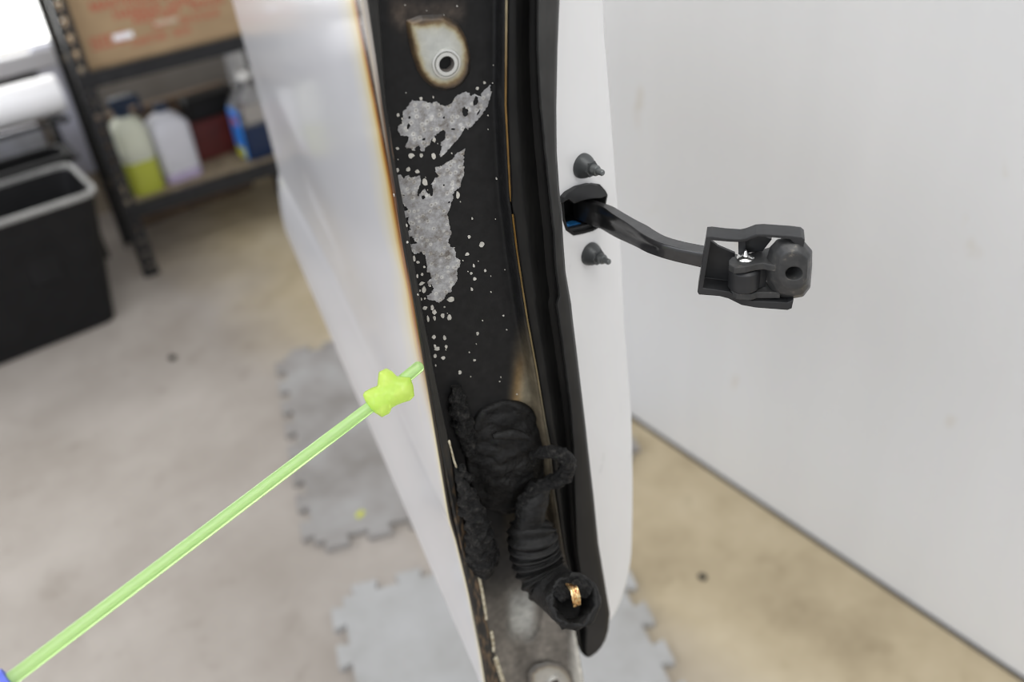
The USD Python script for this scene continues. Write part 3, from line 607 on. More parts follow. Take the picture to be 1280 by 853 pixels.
chips = [q1(425, 250) + (2.2, 2.2), q1(540, 238) + (.9, 1.5), q1(955, 155) + (2.2, 1.8), q1(1022, 102) + (2.2, 1.6), q1(208, 405) + (2, 2.4), q1(245, 440) + (1.2, 1.4), q1(205, 722) + (2.8, 2), q1(330, 790) + (5, 3.2), q1(425, 785) + (2.8, 2.8), q1(540, 795) + (3, 4.4), q1(548, 640) + (2.6, 3.6),
         q2(205, 248) + (2.6, 2.8), q2(302, 240) + (3, 3.4), q2(392, 262) + (3.4, 2.8), q2(463, 360) + (4.2, 5), q2(770, 485) + (3, 5.2), q2(228, 675) + (1, 2.4), q2(235, 828) + (1.8, 1.8), q2(110, 390) + (.8, 2), q2(905, 705) + (1.2, 2), q2(1135, 328) + (1.2, 1.6),
         q3(360, 330) + (2.4, 4.4), q3(395, 362) + (2.4, 2), q3(455, 405) + (1.7, 1.7), q3(435, 478) + (1.9, 2), q3(390, 490) + (1.7, 3), q3(430, 562) + (4.2, 2.4), q3(455, 620) + (3.4, 5), q3(415, 628) + (1.4, 1.4), q3(510, 585) + (1.5, 1.4), q3(335, 563) + (1.5, 1.5), q3(460, 703) + (1.4, 1.3), q3(428, 710) + (1, 2),
         q3(877, 122) + (2.3, 2.3), q3(998, 195) + (4, 3.6), q3(858, 287) + (3.4, 1.8), q3(922, 395) + (1.5, 2.8), q3(898, 467) + (2.2, 1.8), q3(930, 522) + (2.3, 2.4), q3(902, 615) + (1.7, 2.6), q3(1028, 442) + (1.6, 2.2), q3(645, 785) + (1.3, 1.2),
         q4(708, 38) + (5.6, 3.6), q4(462, 118) + (3.2, 2.8), q4(530, 108) + (3, 4), q4(550, 155) + (3.2, 3.6), q4(552, 212) + (2.4, 3.6), q4(628, 190) + (2.9, 3.5), q4(692, 205) + (3, 4.4), q4(490, 215) + (2, 4.6), q4(645, 107) + (1.3, 1.2), q4(545, 390) + (3.2, 2.8), q4(648, 395) + (2.2, 4),
         q4(578, 498) + (4, 3), q4(555, 475) + (1.8, 3), q4(660, 480) + (2, 2.8), q4(560, 565) + (2.6, 3.4), q4(632, 585) + (2.8, 2.6), q4(562, 657) + (1, 1.6), q4(958, 355) + (2, 2.4), q4(928, 608) + (2, 1.5), q4(790, 722) + (2.4, 3.2), q4(1200, 188) + (1.4, 1.1)]
for _ in range(46):                                                  # fine ash specks
    y = rng.uniform(0, 540); x = rng.uniform(ip(B, y) + 4, ip(SL, y) - 6); chips.append((x, y, rng.uniform(.5, 1.0), rng.uniform(.5, 1.1)))
cm = []
for i, (x, y, rx, ry) in enumerate(chips):
    r_ = np.random.default_rng(100 + i); c_ = F(x, y, UP); s = abs(F(x + 1, y, UP)[0] - c_[0]); th = np.linspace(0, 2 * np.pi, 9, endpoint=False) + r_.uniform(0, .6)
    k = r_.uniform(.72, 1.2, 9)
    pl = sg.Polygon(np.c_[c_[0] + rx * s * k * np.cos(th), c_[2] + ry * s * 1.1 * k * np.sin(th)]).buffer(0)
    pl = affinity.scale(pl, .86, .86); m = extr(pl, 0.0006); u0 = UF if x > ip(B, y) + 1 else 0.0004
    cm.append(trimesh.Trimesh(np.c_[m.vertices[:, 0], u0 + 0.0001 - m.vertices[:, 2], m.vertices[:, 1]], m.faces, process=False))
obj('paint_chips', cat(*cm), 'paint_chip', door, smooth=False, kind='stuff', label='small pale chips scattered beside the flaked patches')

# cream seam sealer at the foot of the flange
for pts, r_ in (([(561, 551), (564, 562), (567, 574), (571, 586)], 0.0006), ([(594, 705), (599, 722), (604, 748), (608, 774)], 0.0010), ([(614, 790), (616, 802), (617, 814)], 0.0011), ([(619, 822), (624, 838), (630, 856)], 0.0016)):
    q = spline([F(x, y, 0.0006) for x, y in pts], 16)
    obj('seam_sealer', tube(q, r_ * (0.7 + 0.6 * meshkit.fbm(q * 300, 2, 3)), 8), 'sealer', door, smooth=True, label='strip of cream seam sealer')

# burnt grommet, cable loop, bellows boot ---------------------------------------
c_ = F(634, 576, UF); s_ = abs(F(635, 576, UF)[0] - c_[0])
ell = [(628, 503), (650, 504), (664, 511), (675, 526), (683, 548), (686, 575), (684, 600), (676, 622), (660, 638), (640, 644), (618, 640), (600, 628), (588, 606), (583, 580), (584, 552), (592, 528), (606, 511)]
eo = spline([F(x, y, UF - .002) for x, y in ell + ell[:1]], 97)[:-1]
rows = []
for s, h in [(1.0, -0.004), (1.0, 0.0008), (0.985, 0.0022), (0.96, 0.0030)] + [(k, 0.0030 + 0.0075 * float(sstep(0.96, 0.25, k))) for k in np.linspace(0.92, 0.04, 34)]:
    ctr = eo.mean(0); P = ctr + (eo - ctr) * s; P[:, 1] = UF - h; rows.append(P)
rows = np.array(rows); rows[2:, :, 1] -= 0.0019 * (meshkit.fbm(rows[2:] * [190, 0, 190], 5, 12) - 0.5) * 2
gr = obj('wiring_grommet', loft(rows), 'char_smooth', door, smooth=60, label='burnt rubber grommet disc')
q = spline([F(x, y, -0.001) for x, y in ((616, 546), (632, 543), (648, 544), (662, 548))], 24)
obj('ridge', tube(q, 0.0034 * np.sin(np.linspace(.5, 2.7, 24)), 12, 0.35, 350, 4), 'char_smooth', gr, smooth=60)
lo = [F(664, 571, .001), F(675, 566.5, -.004), F(690, 565, -.010), F(703, 569, -.013), F(710, 580, -.013), F(706, 593, -.011), F(694, 602, -.008), F(678, 608, -.006), F(664, 618, -.005), F(654, 640, -.004)]
q = spline(lo, 70); rr = np.interp(np.linspace(0, 1, 70), [0, .1, .3, .5, .75, 1], [.0022, .0030, .0042, .0044, .0040, .0052])
obj('cable_loop', tube(q, rr, 18, 0.6, 420, 7), 'char', door, smooth=60, label='charred cable bent into a small loop')
q = spline([F(676, 604, -.002), F(670, 620, -.004), F(664, 640, -.006), F(660, 664, -.006)], 40)
obj('cable_sleeve', tube(q, np.interp(np.linspace(0, 1, 40), [0, .3, 1], [.0066, .0082, .0092]), 24, 0.14, 260, 9), 'char_smooth', door, smooth=60)
boot = [F(665, 650, .000), F(665, 668, -.006), F(668, 690, -.010), F(675, 712, -.016), F(688, 731, -.025), F(703, 744, -.037), F(718, 751, -.054)]
nq = 150; q = spline(boot, nq); tpar = np.linspace(0, 1, nq)
ridge = np.where((tpar > .04) & (tpar < .56), np.sin(tpar * 2 * np.pi * 15.5), 0)
rad = np.interp(tpar, [0, .03, .1, .5, .6, .85, .97, 1], [.0090, .0135, .0145, .0147, .0142, .0142, .0160, .0150]) + 0.0012 * ridge * sstep(.62, .5, tpar)
pts = q; tan = np.gradient(pts, axis=0); tan /= np.linalg.norm(tan, axis=1, keepdims=True)
th_ = np.linspace(0, 2 * np.pi, 56, endpoint=False); x_ = np.cross([0, 0, 1.0], tan[0]); rows = []
def ringrow(p, t, x, r, amp, seed):
    y_ = np.cross(t, x); P = p + r * (np.cos(th_)[:, None] * x + np.sin(th_)[:, None] * y_)
    k = 1 + amp * (meshkit.fbm(P * 260, 4, seed) - .5) * 2; return p + (P - p) * k[:, None]
x_ = np.cross(tan[0], [0.3, 0.9, 0.1])
for i in range(nq):
    x_ = x_ - tan[i] * np.dot(x_, tan[i]); x_ /= np.linalg.norm(x_)
    rows.append(ringrow(pts[i], tan[i], x_, rad[i], 0.012 + 0.13 * float(sstep(.6, .95, tpar[i])), 21))
e_, te = pts[-1], tan[-1]
for r_, b_ in ((.0140, .0016), (.0122, .0012), (.0106, -.001), (.0096, -.004), (.0088, -.018)):
    rows.append(ringrow(e_ + te * b_, te, x_, r_, 0.28, 21))
bt = obj('bellows_boot', loft(np.array(rows)), 'char_smooth', door, smooth=50, label='charred ribbed cable boot, its open end facing out')
B0 = e_ - te * 0.0005
# char bridge across the mouth and the copper end
up_ = np.array([0, 0, 1.0]) - te * te[2]; up_ /= np.linalg.norm(up_); rt_ = np.cross(te, up_)
def bp_(r, u_, d_): return e_ + rt_ * r + up_ * u_ + te * d_
sgn = 1 if rt_[0] > 0 else -1
q = spline([bp_(-sgn * .0090, .0050, -.001), bp_(-sgn * .003, .0068, .0004), bp_(sgn * .004, .0060, .0006), bp_(sgn * .0095, .0018, -.001)], 30)
obj('char_lump', tube(q, np.interp(np.linspace(0, 1, 30), [0, .3, .7, 1], [.0036, .0058, .0058, .0036]), 18, 0.7, 420, 31), 'char', bt, smooth=60)
wv = []
for k in range(5):
    qq = spline([bp_(sgn * (-.0020 + .0011 * k), .0098 - .0004 * k, .004), bp_(sgn * (-.0017 + .0010 * k + .0006 * math.sin(k)), .0058, .0078 - .0005 * (k % 2)), bp_(sgn * (-.0021 + .0010 * k), .0008 + .0005 * (k % 3), .0066), bp_(sgn * (-.0018 + .0009 * k), -.0030, .0020)], 18)
    wv.append(tube(qq, 0.00085, 8, 0.5, 700, 40 + k))
obj('copper_wire', cat(*wv), 'copper', bt, smooth=60, label='bright frayed copper wire end')

# charred harness at the left
q = spline([F(570, 582, .002), F(573, 596, -.002), F(580, 610, -.004), F(588, 632, -.005), F(595, 655, -.006), F(601, 678, -.005), F(604, 700, -.002), F(606, 716, .004)], 90)
rr = np.interp(np.linspace(0, 1, 90), [0, .1, .25, .4, .55, .75, .9, 1], [.0012, .0026, .0058, .0062, .0072, .0092, .0062, .003])
obj('charred_harness', tube(q, rr, 26, 0.7, 230, 15), 'char', door, smooth=60, label='lumpy charred wire bundle along the flange')
q = spline([F(585, 600, .0), F(579, 590, -.001), F(577, 582, -.001)], 20)
obj('charred_stub', tube(q, np.linspace(.0036, .0018, 20), 14, 0.7, 400, 18), 'char', door, smooth=60)
q = spline([F(571, 483, .010), F(572, 498, .009), F(576, 520, .009), F(582, 545, .009), F(588, 565, .009)], 60)
m = tube(q, np.interp(np.linspace(0, 1, 60), [0, .15, .6, 1], [.0026, .0046, .0055, .004]), 20, 0.75, 260, 19)
obj('charred_harness', m, 'char', door, smooth=60, label='smear of melted harness above the wire bundle')

# check arm ------------------------------------------------------------------------
ca = empty('check_arm', door); tag(ca, label='black door check arm with a cast end bracket')
zt = WF(735, 262)[1] + P0[2] + 0.004
top = [(716, 246), (732, 253), (751, 258), (766.5, 269), (784, 280), (799, 291), (809, 297), (823, 303.5), (846, 310.5), (866, 314.5), (890, 319), (915, 326)]
out = [(740, 246), (759, 252), (777.5, 260), (790, 269), (806, 278.5), (816, 284), (824, 288), (834, 292), (858, 298.5), (879, 304), (902, 310), (924, 318)]
bot = [(716, 274), (731, 281), (745, 288), (760, 297), (779, 305), (793, 312), (806.5, 317), (820, 322), (846, 328.5), (864, 333), (888, 339), (912, 347)]
st = []
for a_, o_, b_ in zip(top, out, bot):
    A_ = FZ(*a_, zt); O_ = FZ(*o_, zt)
    n_ = O_ - A_; n_[2] = 0; A2 = A_
    # height of the side face below A: point straight under A that is seen at b_
    nb_ = np.array([A_[0] + 0.093, A_[1] + 0.382, 0]); nb_ /= np.linalg.norm(nb_)
    Bz = FP(*b_, A_, nb_)[2]
    st.append(np.r_[A_[:2], O_[:2], zt - Bz])
st = spline(np.array(st)[:, :], 60)
rows = []
for i, (ax, ay, ox, oy, hh) in enumerate(st):
    A_, O_ = np.array([ax, ay, zt]), np.array([ox, oy, zt]); w_ = O_ - A_; L = np.linalg.norm(w_); w_ /= L
    L = min(L, 0.0085); O_ = A_ + w_ * L; t = i / 59; rib = 0.0011 * (1 if .12 < t < .62 else 0.0)
    D = lambda f: np.array([0, 0, -hh * f])
    rows.append([A_ + w_ * .0008, O_ - w_ * .0008, O_ + D(.06), O_ + D(.94), O_ - w_ * .001 + D(1), A_ + w_ * .001 + D(1), A_ + D(.94), A_ + D(.72), A_ + w_ * rib + D(.66), A_ + w_ * rib + D(.40), A_ + D(.34), A_ + D(.06)])
obj('arm_bar', loft(np.array(rows)), 'arm_black', ca, smooth=24)
# bracket: local frame facing the viewer's side
W_ = np.array([-0.54, -0.84, 0]); W_ /= np.linalg.norm(W_); T_ = np.array([-W_[1], W_[0], 0]); QC = FZ(945, 335, 0.9655)
MB = frame(QC, T_, [0, 0, 1], W_); MBi = np.linalg.inv(MB)
def BP(px, py, off=0.0): return (MBi @ np.r_[FP(px, py, QC + W_ * off, W_), 1])[:2]
c6 = lambda x, y: (840 + x / 6.095, 260 + y / 6.095)
def bex(pts, o0, o1, zoom=True):
    m = extr(sg.Polygon([tuple(BP(*(c6(*p) if zoom else p), o1)) for p in pts]).buffer(0), o1 - o0); m.apply_transform(MB @ T((0, 0, o0))); return m
OUTER = [(262, 222), (300, 219), (400, 232), (520, 240), (560, 232), (640, 203), (700, 200), (800, 207), (900, 214), (985, 224), (1012, 246), (1000, 300), (960, 300), (900, 240), (800, 228), (660, 218), (600, 240), (545, 262), (440, 258), (296, 246),
         (236, 612), (440, 640), (520, 690), (620, 712), (760, 716), (880, 722), (926, 700), (912, 765), (880, 778), (640, 760), (530, 740), (430, 690), (360, 672), (205, 660), (194, 640)]
ho = bex(OUTER, -0.006, 0.004)
wallb = bex([(285, 245), (345, 290), (340, 290), (480, 350), (480, 640), (236, 620)], -0.008, -0.006)
rib_ = bex([(505, 250), (562, 252), (558, 400), (506, 380)], -0.007, -0.002)
rib2 = bex([(560, 240), (690, 214), (760, 240), (690, 330), (560, 345)], -0.008, -0.006)
obj('bumper_housing', cat(ho, wallb, rib_, rib2), 'plastic', ca, smooth=False)
# cast end block: hull of bevelled outlines, bored through
def cloud(pts, off): return [MB[:3, :3] @ np.r_[BP(*c6(*p), off), off] + QC for p in pts]
blk = [(745, 300), (800, 240), (860, 226), (955, 228), (1008, 256), (1068, 325), (1068, 440), (1054, 606), (1000, 676), (910, 692), (830, 680), (760, 640), (720, 560), (708, 430)]
ctr = np.mean(blk, 0)
def ins(k): return [tuple(ctr + (np.array(p) - ctr) * k) for p in blk]
fr = [tuple(np.array([925, 470]) + (np.array(p) - ctr) * .60) for p in blk]
bh = hull(cloud(ins(.93), -0.010) + cloud(ins(1.0), -0.006) + cloud(ins(1.0), -0.001) + cloud([tuple(np.array([905, 465]) + (np.array(p) - ctr) * .86) for p in blk], 0.004) + cloud(fr, 0.0075))
hc_ = MB[:3, :3] @ np.r_[BP(*c6(930, 500), 0.0075), 0.0075] + QC
bore = trimesh.creation.cylinder(0.0037, 0.06, sections=36); bore.apply_transform(axis_frame(hc_, W_ + np.array([0.35, 0, -.05])))
sub = to_t(to_m(bh).refine_to_length(0.0012)); sub.merge_vertices(); trimesh.smoothing.filter_taubin(sub, lamb=0.5, nu=0.52, iterations=10)
eb = to_t(to_m(sub) - to_m(bore))
obj('end_block', eb, 'cast_grey', ca, smooth=45)
# fork of the block with the arm eye between its tongues
ztop = (MB[:3, :3] @ np.r_[BP(*c6(560, 400), 0.002), 0.002] + QC)[2]
def tongue(pts, z, hgt):
    m = extr(sg.Polygon([tuple(FZ(*c6(*p), z)[:2]) for p in pts]).buffer(0.0004), hgt); m.apply_translation((0, 0, z - hgt)); return m
t1 = tongue([(440, 430), (440, 402), (465, 378), (530, 366), (610, 345), (690, 320), (760, 300), (860, 330), (800, 440), (760, 430), (700, 418), (640, 425), (560, 445), (480, 452)], ztop, 0.0034)
zlow = (MB[:3, :3] @ np.r_[BP(*c6(540, 625), 0.002), 0.002] + QC)[2]
t2 = tongue([(450, 610), (560, 600), (690, 580), (770, 540), (860, 560), (820, 640), (760, 640), (650, 640), (600, 655), (500, 650), (455, 630)], zlow, 0.0034)
obj('fork', cat(t1, t2), 'cast_grey', ca, smooth=False)
pv = FZ(*c6(558, 388), ztop)
ez = (ztop - 0.0040 + zlow) / 2; eh = ztop - 0.0040 - zlow
eye = lathe([(0, -eh / 2 + .0004), (.0062, -eh / 2 + .0004), (.0074, -eh / 2 + .0016), (.0074, eh / 2 - .0016), (.0062, eh / 2 - .0004), (0, eh / 2 - .0004)], T((pv[0], pv[1], ez)), 32)
ex = hull([(pv[0] + a * .0095 + c * 0.0, pv[1] + b * .005, ez + h * eh * .42) for a in (0, 1) for b in (-1, 1) for h in (-1, 1) for c in (0,)])
obj('arm_eye', cat(eye, ex), 'plastic', ca, smooth=40)
obj('pivot_pin', lathe([(0, -0.02), (.0022, -0.02), (.0022, 0), (.0040, 0), (.0042, .0006), (.0036, .0014), (.0020, .0019), (.0014, .0022), (.0008, .0042), (0, .0048)], T((pv[0], pv[1], ztop)), 28), 'pin_steel', ca, smooth=50, label='bright riveted steel pin')

# steel stand that carries the door, below the frame
sd_ = thing('door_stand', 'black steel pedestal carrying the car door from below', 'stand', DO + DN * 0.065 + DU * 0.2 + [0, 0, 0.012], -17)
obj('base_plate', box((0, 0, 0.006), (0.2, 0.22, 0.012), 0.003), 'stand_steel', sd_)
obj('post', box((0, 0, 0.295), (0.04, 0.04, 0.57), 0.004), 'stand_steel', sd_)
obj('saddle', box((0, 0.03, 0.590), (0.06, 0.22, 0.024), 0.004), 'stand_steel', sd_)

# ------------------------------------------------------------------ the green pointer
pr = thing('pointer_rod', 'clear green plastic rod pointing at the burnt door edge', 'pointer')
tipw, midw = at_depth(528, 455, 0.462), at_depth(455, 515, 0.452)
enw = at_depth(13, 850, 0.37); dirw = (enw - midw) / np.linalg.norm(enw - midw)
q = np.linspace(enw, midw - dirw * 0.004, 40)
obj('shaft', tube(q, 0.0030, 20), 'green_rod', pr, smooth=50)
tq = np.linspace(midw - dirw * 0.004, tipw, 120); trd = 0.0030 * np.sqrt(np.clip(1 - np.clip((np.linspace(0, 1, 120) - .92) / .08, 0, .995) ** 2, 0, 1))
obj('tip', tube(tq, trd, 18), 'green_rod', pr, smooth=60)
KO = at_depth(486, 490, 0.455); view = (EYE - KO) / np.linalg.norm(EYE - KO); kx = dirw * -1; kx = kx - view * np.dot(kx, view); kx /= np.linalg.norm(kx); ky = np.cross(view, kx)
MK = frame(KO, kx, ky, view); MKi = np.linalg.inv(MK)
def KP(px, py): return (MKi @ np.r_[on_plane(px, py, KO, view), 1])[:2]
kout = [(453.5, 494.5), (455.5, 490), (464.6, 485), (471.6, 482.7), (472.5, 472), (473.6, 465), (483, 460.5), (490, 464), (496, 470.5), (503, 471), (512.7, 472), (516.8, 482.7), (518, 495.6), (512.7, 501), (503, 504), (496, 506.8), (490, 510), (487, 517), (477.5, 522), (468, 516), (462, 511), (457, 502.7)]
kp = sg.Polygon([tuple(KP(*p)) for p in kout])
kp = kp.buffer(-0.0008).buffer(0.0016).buffer(-0.0008)
from scipy.spatial import Delaunay
x0, y0, x1, y1 = kp.bounds; gx, gy = np.meshgrid(np.arange(x0, x1, 0.0006), np.arange(y0, y1, 0.0006)); pts = np.c_[gx.ravel(), gy.ravel()]
keep = shapely.contains_xy(kp.buffer(-0.0003), pts[:, 0], pts[:, 1]); kb = ring_at(kp, 150); P = np.vstack([kb, pts[keep]])
tri = Delaunay(P).simplices; cen = P[tri].mean(1); tri = tri[shapely.contains_xy(kp, cen[:, 0], cen[:, 1])]
dist = shapely.distance(shapely.points(P), kp.exterior); dist[:len(kb)] = 0
hz = 0.0068 * np.sqrt(np.clip(1 - (1 - np.clip(dist / 0.0062, 0, 1)) ** 2, 0, 1)); hz = hz * (0.86 + 0.28 * meshkit.fbm(np.c_[P * 260, P[:, :1] * 0], 2, 4)); hz[:len(kb)] = 0
nb_ = len(P); back = np.arange(nb_) + nb_; back[:len(kb)] = np.arange(len(kb))
km = trimesh.Trimesh(np.vstack([np.c_[P, hz], np.c_[P, -hz]]), np.vstack([tri, back[tri[:, ::-1]]]), process=False); km.remove_unreferenced_vertices(); km.fix_normals()
if km.volume < 0: km.invert()
km.apply_transform(MK)
obj('knob', km, 'green_knob', pr, smooth=True, label='lobed yellow-green knob')
gq = np.linspace(enw + dirw * 0.0002, enw + dirw * 0.11, 40)
obj('grip', tube(gq, np.r_[0.0058, 0.0066, np.full(38, 0.0070)], 20), 'blue_grip', pr, smooth=50, label='blue grip at the lower end')

# ------------------------------------------------------------------ storage rack at the back
SX0, SX1, SY0, SY1 = 0.457, 0.965, 2.343, 2.585
rk = thing('storage_rack', 'black steel boltless shelving unit standing at the back wall', 'shelf', (SX0, SY0, 0), -4)
WD, DP = SX1 - SX0, SY1 - SY0
def upright(x, y, sx, sy, rear=False):
    front = sg.box(0, 0, 0.035, 1.15)
    holes = [sg.Point(0.0175, 0.03 + 0.038 * k).buffer(0.0065, 4).union(sg.box(0.0145, 0.012 + 0.038 * k, 0.0205, 0.03 + 0.038 * k)) for k in range(29)]
    a_ = extr(front if rear else front.difference(so.unary_union(holes)), 0.002); a_.apply_transform(R(90, [1, 0, 0])); a_.apply_translation((0, 0.002, 0))
    b_ = box((0.001, 0.0175, 0.575), (0.002, 0.035, 1.15))
    m = cat(a_, b_); m.apply_scale([sx, sy, 1]); 
    if sx * sy < 0: m.invert()
    m.apply_translation((x, y, 0)); return m
for x, y, sx, sy in ((0, 0, 1, 1), (WD, 0, -1, 1), (0, DP, 1, -1), (WD, DP, -1, -1)): obj('upright', upright(x, y, sx, sy, sy < 0), 'rack_steel', rk, smooth=False)
for zb in (0.168, 0.512):
    for y in (0.004, DP - 0.004 - 0.014):
        pr_ = sg.Polygon([(0, 0), (0.014, 0), (0.014, 0.008), (0.005, 0.010), (0.005, 0.024), (0.014, 0.027), (0.014, 0.036), (0, 0.036)])
        m = extr(pr_, WD - 0.006); m.apply_transform(np.array([[0, 0, 1, 0.003], [1, 0, 0, y], [0, 1, 0, zb], [0, 0, 0, 1.0]])); m.fix_normals(); obj('beam', m, 'rack_steel', rk, smooth=False)
    obj('shelf_board', box((WD / 2, DP / 2, zb + 0.031), (WD - 0.034, DP - 0.042, 0.010)), 'particle_board', rk)
for x in (0.0175, WD - 0.0175): obj('foot', box((x, 0.018, 0.004), (0.04, 0.04, 0.008), 0.002), 'bin_black', rk)
Z1, Z2 = 0.204, 0.548

# cardboard box on the upper shelf, red print on its front
bx_ = thing('cardboard_box', 'brown cardboard carton with faded red print on the upper shelf', 'box', (0.497, 2.370, Z2), -4)
BW, BD, BH = 0.43, 0.175, 0.30
obj('carton', box((BW / 2, BD / 2, BH / 2), (BW, BD, BH), 0.002), 'cardboard', bx_)
def ink(txt, x, z, h, sl=0.0):
    m = meshkit.text_mesh(txt, h, 0.0006, True); m.apply_transform(np.array([[1, 0, 0, x], [0, 0, -1, 0.0002], [0, 1, 0, z], [0, 0, 0, 1.0]])); m.apply_transform(R(sl, [0, 1, 0])); return m
lines = [('MASTERED', .045, .125, .020), ('MATERIAL', .165, .150, .020), ('SEE BACK', .045, .160, .018), ('TOP LOAD', .300, .135, .016), ('HANDLE', .090, .097, .020), ('THIS', .175, .122, .016), ('IN', .240, .130, .016), ('CARE', .220, .097, .018), ('KEEP DRY', .130, .078, .018), ('SEALED', .270, .082, .017), ('NOT', .170, .055, .015),
         ('OR STACK', .235, .054, .015), ('CARTON', .110, .030, .015), ('BOX', .215, .030, .015), ('SIDE', .020, .042, .026)]
obj('print', cat(*[ink(*l) for l in lines]), 'red_ink', bx_, smooth=False, label='faded red lettering')
obj('tape', box((0.098, -0.0008, 0.058), (0.046, 0.0016, 0.014)), 'tape_glint', bx_, label='small white strip painted as a glint on clear tape')  # painted highlight: a thin white slab where clear tape catches the light
obj('tape', box((0.205, -0.0008, 0.068), (0.056, 0.0016, 0.009)), 'tape_pale', bx_)

# bottles on the lower shelf
def sq_ring(w, d, r, n=40):
    p = sg.box(-w / 2 + r, -d / 2 + r, w / 2 - r, d / 2 - r).buffer(r, 6); return ring_at(p, n)
def bottle_body(levels, n=44):
    rows = []
    for z, w, d, r in levels:
        q = sq_ring(w, d, min(r, w / 2 - 1e-4, d / 2 - 1e-4), n); rows.append(np.c_[q, np.full(n, z)])
    return loft(np.array(rows))
b1 = thing('spray_bottle', 'cloudy bottle half full of yellow-green liquid with a navy trigger', 'bottle', (0.549, 2.42, Z1), 0)
obj('body', bottle_body([(0.0, .08, .08, .02), (.004, .086, .086, .025), (.085, .086, .086, .025), (.09, .086, .086, .025)]), 'liquid_green', b1, smooth=50)
obj('upper_body', bottle_body([(.09, .086, .086, .025), (.165, .084, .084, .025), (.185, .075, .075, .03), (.20, .045, .045, .02), (.205, .034, .034, .016)]), 'jug_clear', b1, smooth=50)
obj('cap', lathe([(0, .203), (.02, .203), (.02, .222), (0, .222)], np.eye(4), 24), 'cap_navy', b1)
obj('trigger', cat(box((0.012, 0, .236), (.075, .03, .028), .006), box((0.045, 0, .213), (.012, .022, .03), .004)), 'cap_navy', b1)
b2 = thing('white_jug', 'white plastic jug with a trace of violet liquid at its foot', 'jug', (0.648, 2.435, Z1), 3)
obj('body', bottle_body([(.028, .10, .10, .02), (.125, .10, .10, .02), (.150, .10, .092, .022), (.168, .07, .066, .024), (.178, .042, .042, .02), (.184, .036, .036, .017)]), 'jug_white', b2, smooth=50)
obj('foot', bottle_body([(0, .10, .092, .02), (.004, .10, .10, .02), (.028, .10, .10, .02)]), 'liquid_violet', b2, smooth=50)
obj('cap', lathe([(0, .183), (.019, .183), (.019, .199), (.017, .201), (0, .201)], np.eye(4), 24), 'cap_navy', b2)
obj('handle', tube(spline([(0, .036, .155), (0, .056, .15), (0, .062, .12), (0, .050, .095)], 20), .007, 10), 'jug_white', b2, smooth=50)
K3 = np.array([.92, 1, 1, 1])
b3 = thing('washer_fluid_bottle', 'clear bottle of dark blue fluid with white cap and blue label', 'bottle', (0.876, 2.405, Z1), 0)
obj('fluid', bottle_body(np.array([(0, .10, .082, .02), (.004, .112, .09, .022), (.10, .112, .09, .022), (.105, .112, .09, .022)]) * K3), 'liquid_blue', b3, smooth=50)
obj('upper_body', bottle_body(np.array([(.105, .112, .09, .022), (.165, .11, .088, .022), (.195, .08, .07, .025), (.222, .042, .042, .02), (.236, .034, .034, .016)]) * K3), 'bottle_clear', b3, smooth=50)
obj('cap', lathe([(0, .214), (.021, .214), (.021, .232), (.019, .235), (0, .235)], np.eye(4), 24), 'cap_white', b3)
obj('label', box((-0.058, -0.012, .078), (.006, .060, .138), .002), 'label_blue', b3, label='bright blue label')
obj('label', box((-0.0585, -0.014, .026), (.0065, .052, .030)), 'label_yellow', b3)
obj('label', box((-0.0585, -0.016, .115), (.0065, .03, .02)), 'label_red', b3)
obj('label', box((-.008, -.0455, .130), (.066, .003, .05)), 'label_grey', b3)
tag(obj('red_tin', box((0.80, 2.505, Z1 + 0.055), (0.20, 0.07, 0.11), 0.004), 'dark_red'), 'dark red tin at the back of the lower shelf', 'tin')
tag(obj('folded_carton', box((0.70, 2.66, 0.171), (0.42, 0.03, 0.342), 0.003), 'cardboard_dark'), 'flattened dark brown carton standing behind the rack and its bottles', 'carton')
tag(obj('black_case', box((0.80, 2.505, Z1 + 0.11 + 0.0305), (0.15, 0.065, 0.06), 0.006), 'bin_black'), 'black case lying on top of the dark red tin', 'case')
tag(obj('foam_board', (lambda m: (m.apply_transform(T((0.512, 2.828, 0.14))), m)[1])(box((0, 0, 0.19), (0.10, 0.02, 0.38), 0.003)), 'foam_board'), 'pale lavender-white board behind the left post of the rack', 'board')

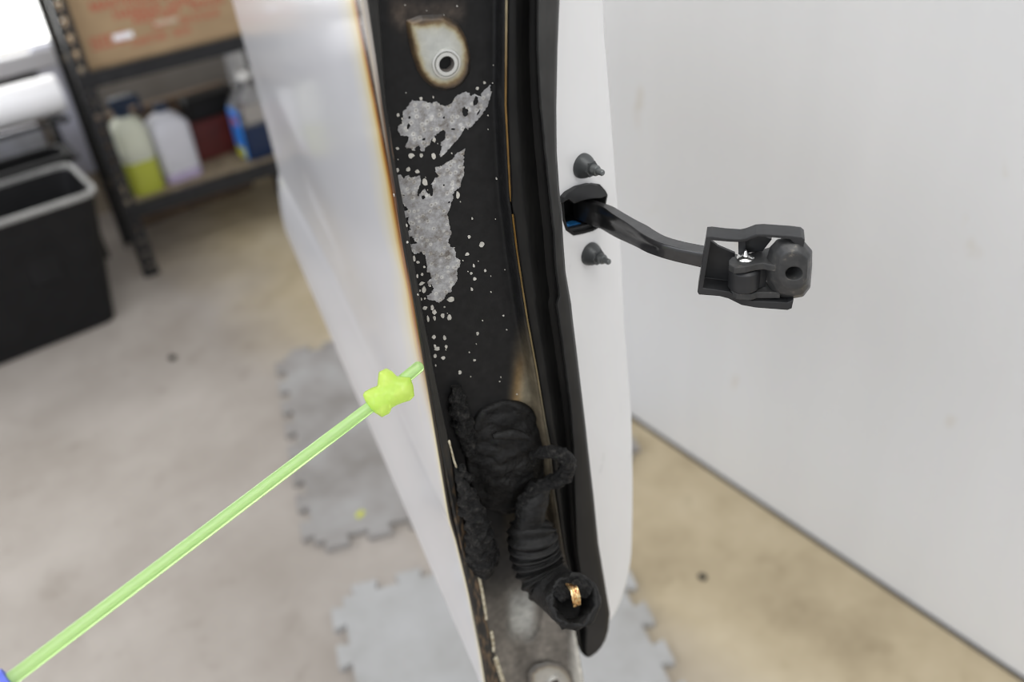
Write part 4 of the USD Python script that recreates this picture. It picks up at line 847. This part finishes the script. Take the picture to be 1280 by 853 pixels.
# black bin with grey rim -----------------------------------------------------------
def bin_(name, label, x1, y0, w, d, h, rim_mat, taper=0.05):
    b = thing(name, label, 'bin', (x1 - w, y0, 0))
    def rg(z, ins): return np.c_[ring_at(sg.box(ins + .03, ins + .03, w - ins - .03, d - ins - .03).buffer(.03, 6), 72), np.full(72, z)]
    o = lambda z: taper * (1 - z / h)
    rows = [rg(0.0, o(0) + .004), rg(0.004, o(0)), rg(h * .5, o(h * .5)), rg(h - .02, o(h - .02)), rg(h - .004, o(h)), rg(h - .004, o(h) + .004), rg(h * .5, o(h * .5) + .004), rg(0.01, o(0) + .005)]
    obj('body', loft(np.array(rows)), 'bin_black', b, smooth=40)
    rr = []
    for a, zz in ((0.005, h - .006), (-.004, h - .008), (-.006, h - .002), (-.004, h + .003), (0.003, h + .004), (.006, h + .001)): rr.append(rg(zz, a))
    rr.append(rr[0]); obj('rim', loft(np.array(rr), cap=False), rim_mat, b, smooth=50)
    return b
b_ = bin_('storage_bin', 'black plastic bin with a grey rim on the floor left of the rack', 0.378, 2.140, 0.56, 0.225, 0.352, 'bin_rim', 0.048)
obj('recess', box((0.40, 0.022, 0.20), (0.07, 0.012, 0.06), 0.004), 'bin_black', b_)
bin_('rear_bin', 'second black bin, all black, behind the grey-rimmed one', 0.392, 2.385, 0.56, 0.10, 0.362, 'bin_black', 0.02)

# masking film roll on its stand
rs = thing('roll_stand', 'dark tubular stand holding the white film roll', 'stand', (0.0, 2.56, 0))
for x in (-0.12, 0.415): obj('leg', cat(tube([(x, -0.02, 0.0), (x, 0.03, 0.430)], 0.007, 10), tube([(x, 0.16, 0.0), (x, 0.03, 0.430)], 0.007, 10), tube([(x, 0.03, 0.430), (x, -0.13, 0.430)], 0.007, 10)), 'rack_steel', rs)
for y in (-0.148, -0.082): obj('cradle', tube([(-0.13, y, 0.440), (0.425, y, 0.440)], 0.006, 12), 'rack_steel', rs)
obj('lower_shelf', box((0.16, 0.05, 0.30), (0.55, 0.16, 0.012)), 'rack_steel', rs)
fr_ = thing('film_roll', 'shiny white roll of masking film lying below the bright window', 'roll', (0.148, 2.445, 0.4945))
m = lathe([(0.018, -0.28), (0.044, -0.28), (0.0445, -0.27), (0.0445, 0.27), (0.044, 0.28), (0.018, 0.28), (0.018, -0.28)], R(90, [0, 1, 0]), 40)
obj('film', m, 'film_white', fr_, smooth=40)
obj('core', lathe([(0.014, -0.284), (0.018, -0.284), (0.018, 0.284), (0.014, 0.284), (0.014, -0.284)], R(90, [0, 1, 0]), 28), 'cardboard', fr_)
tag(obj('brown_carton', box((0.17, 2.67, 0.351), (0.46, 0.12, 0.09), 0.003), 'cardboard_dark'), 'small brown carton under the film roll', 'carton')
tag(obj('grey_sheet_stack', box((0.16, 2.588, 0.3485), (0.44, 0.04, 0.085), 0.004), 'grey_sheet'), 'grey stack of folded sheets in front of the brown carton', 'sheets')
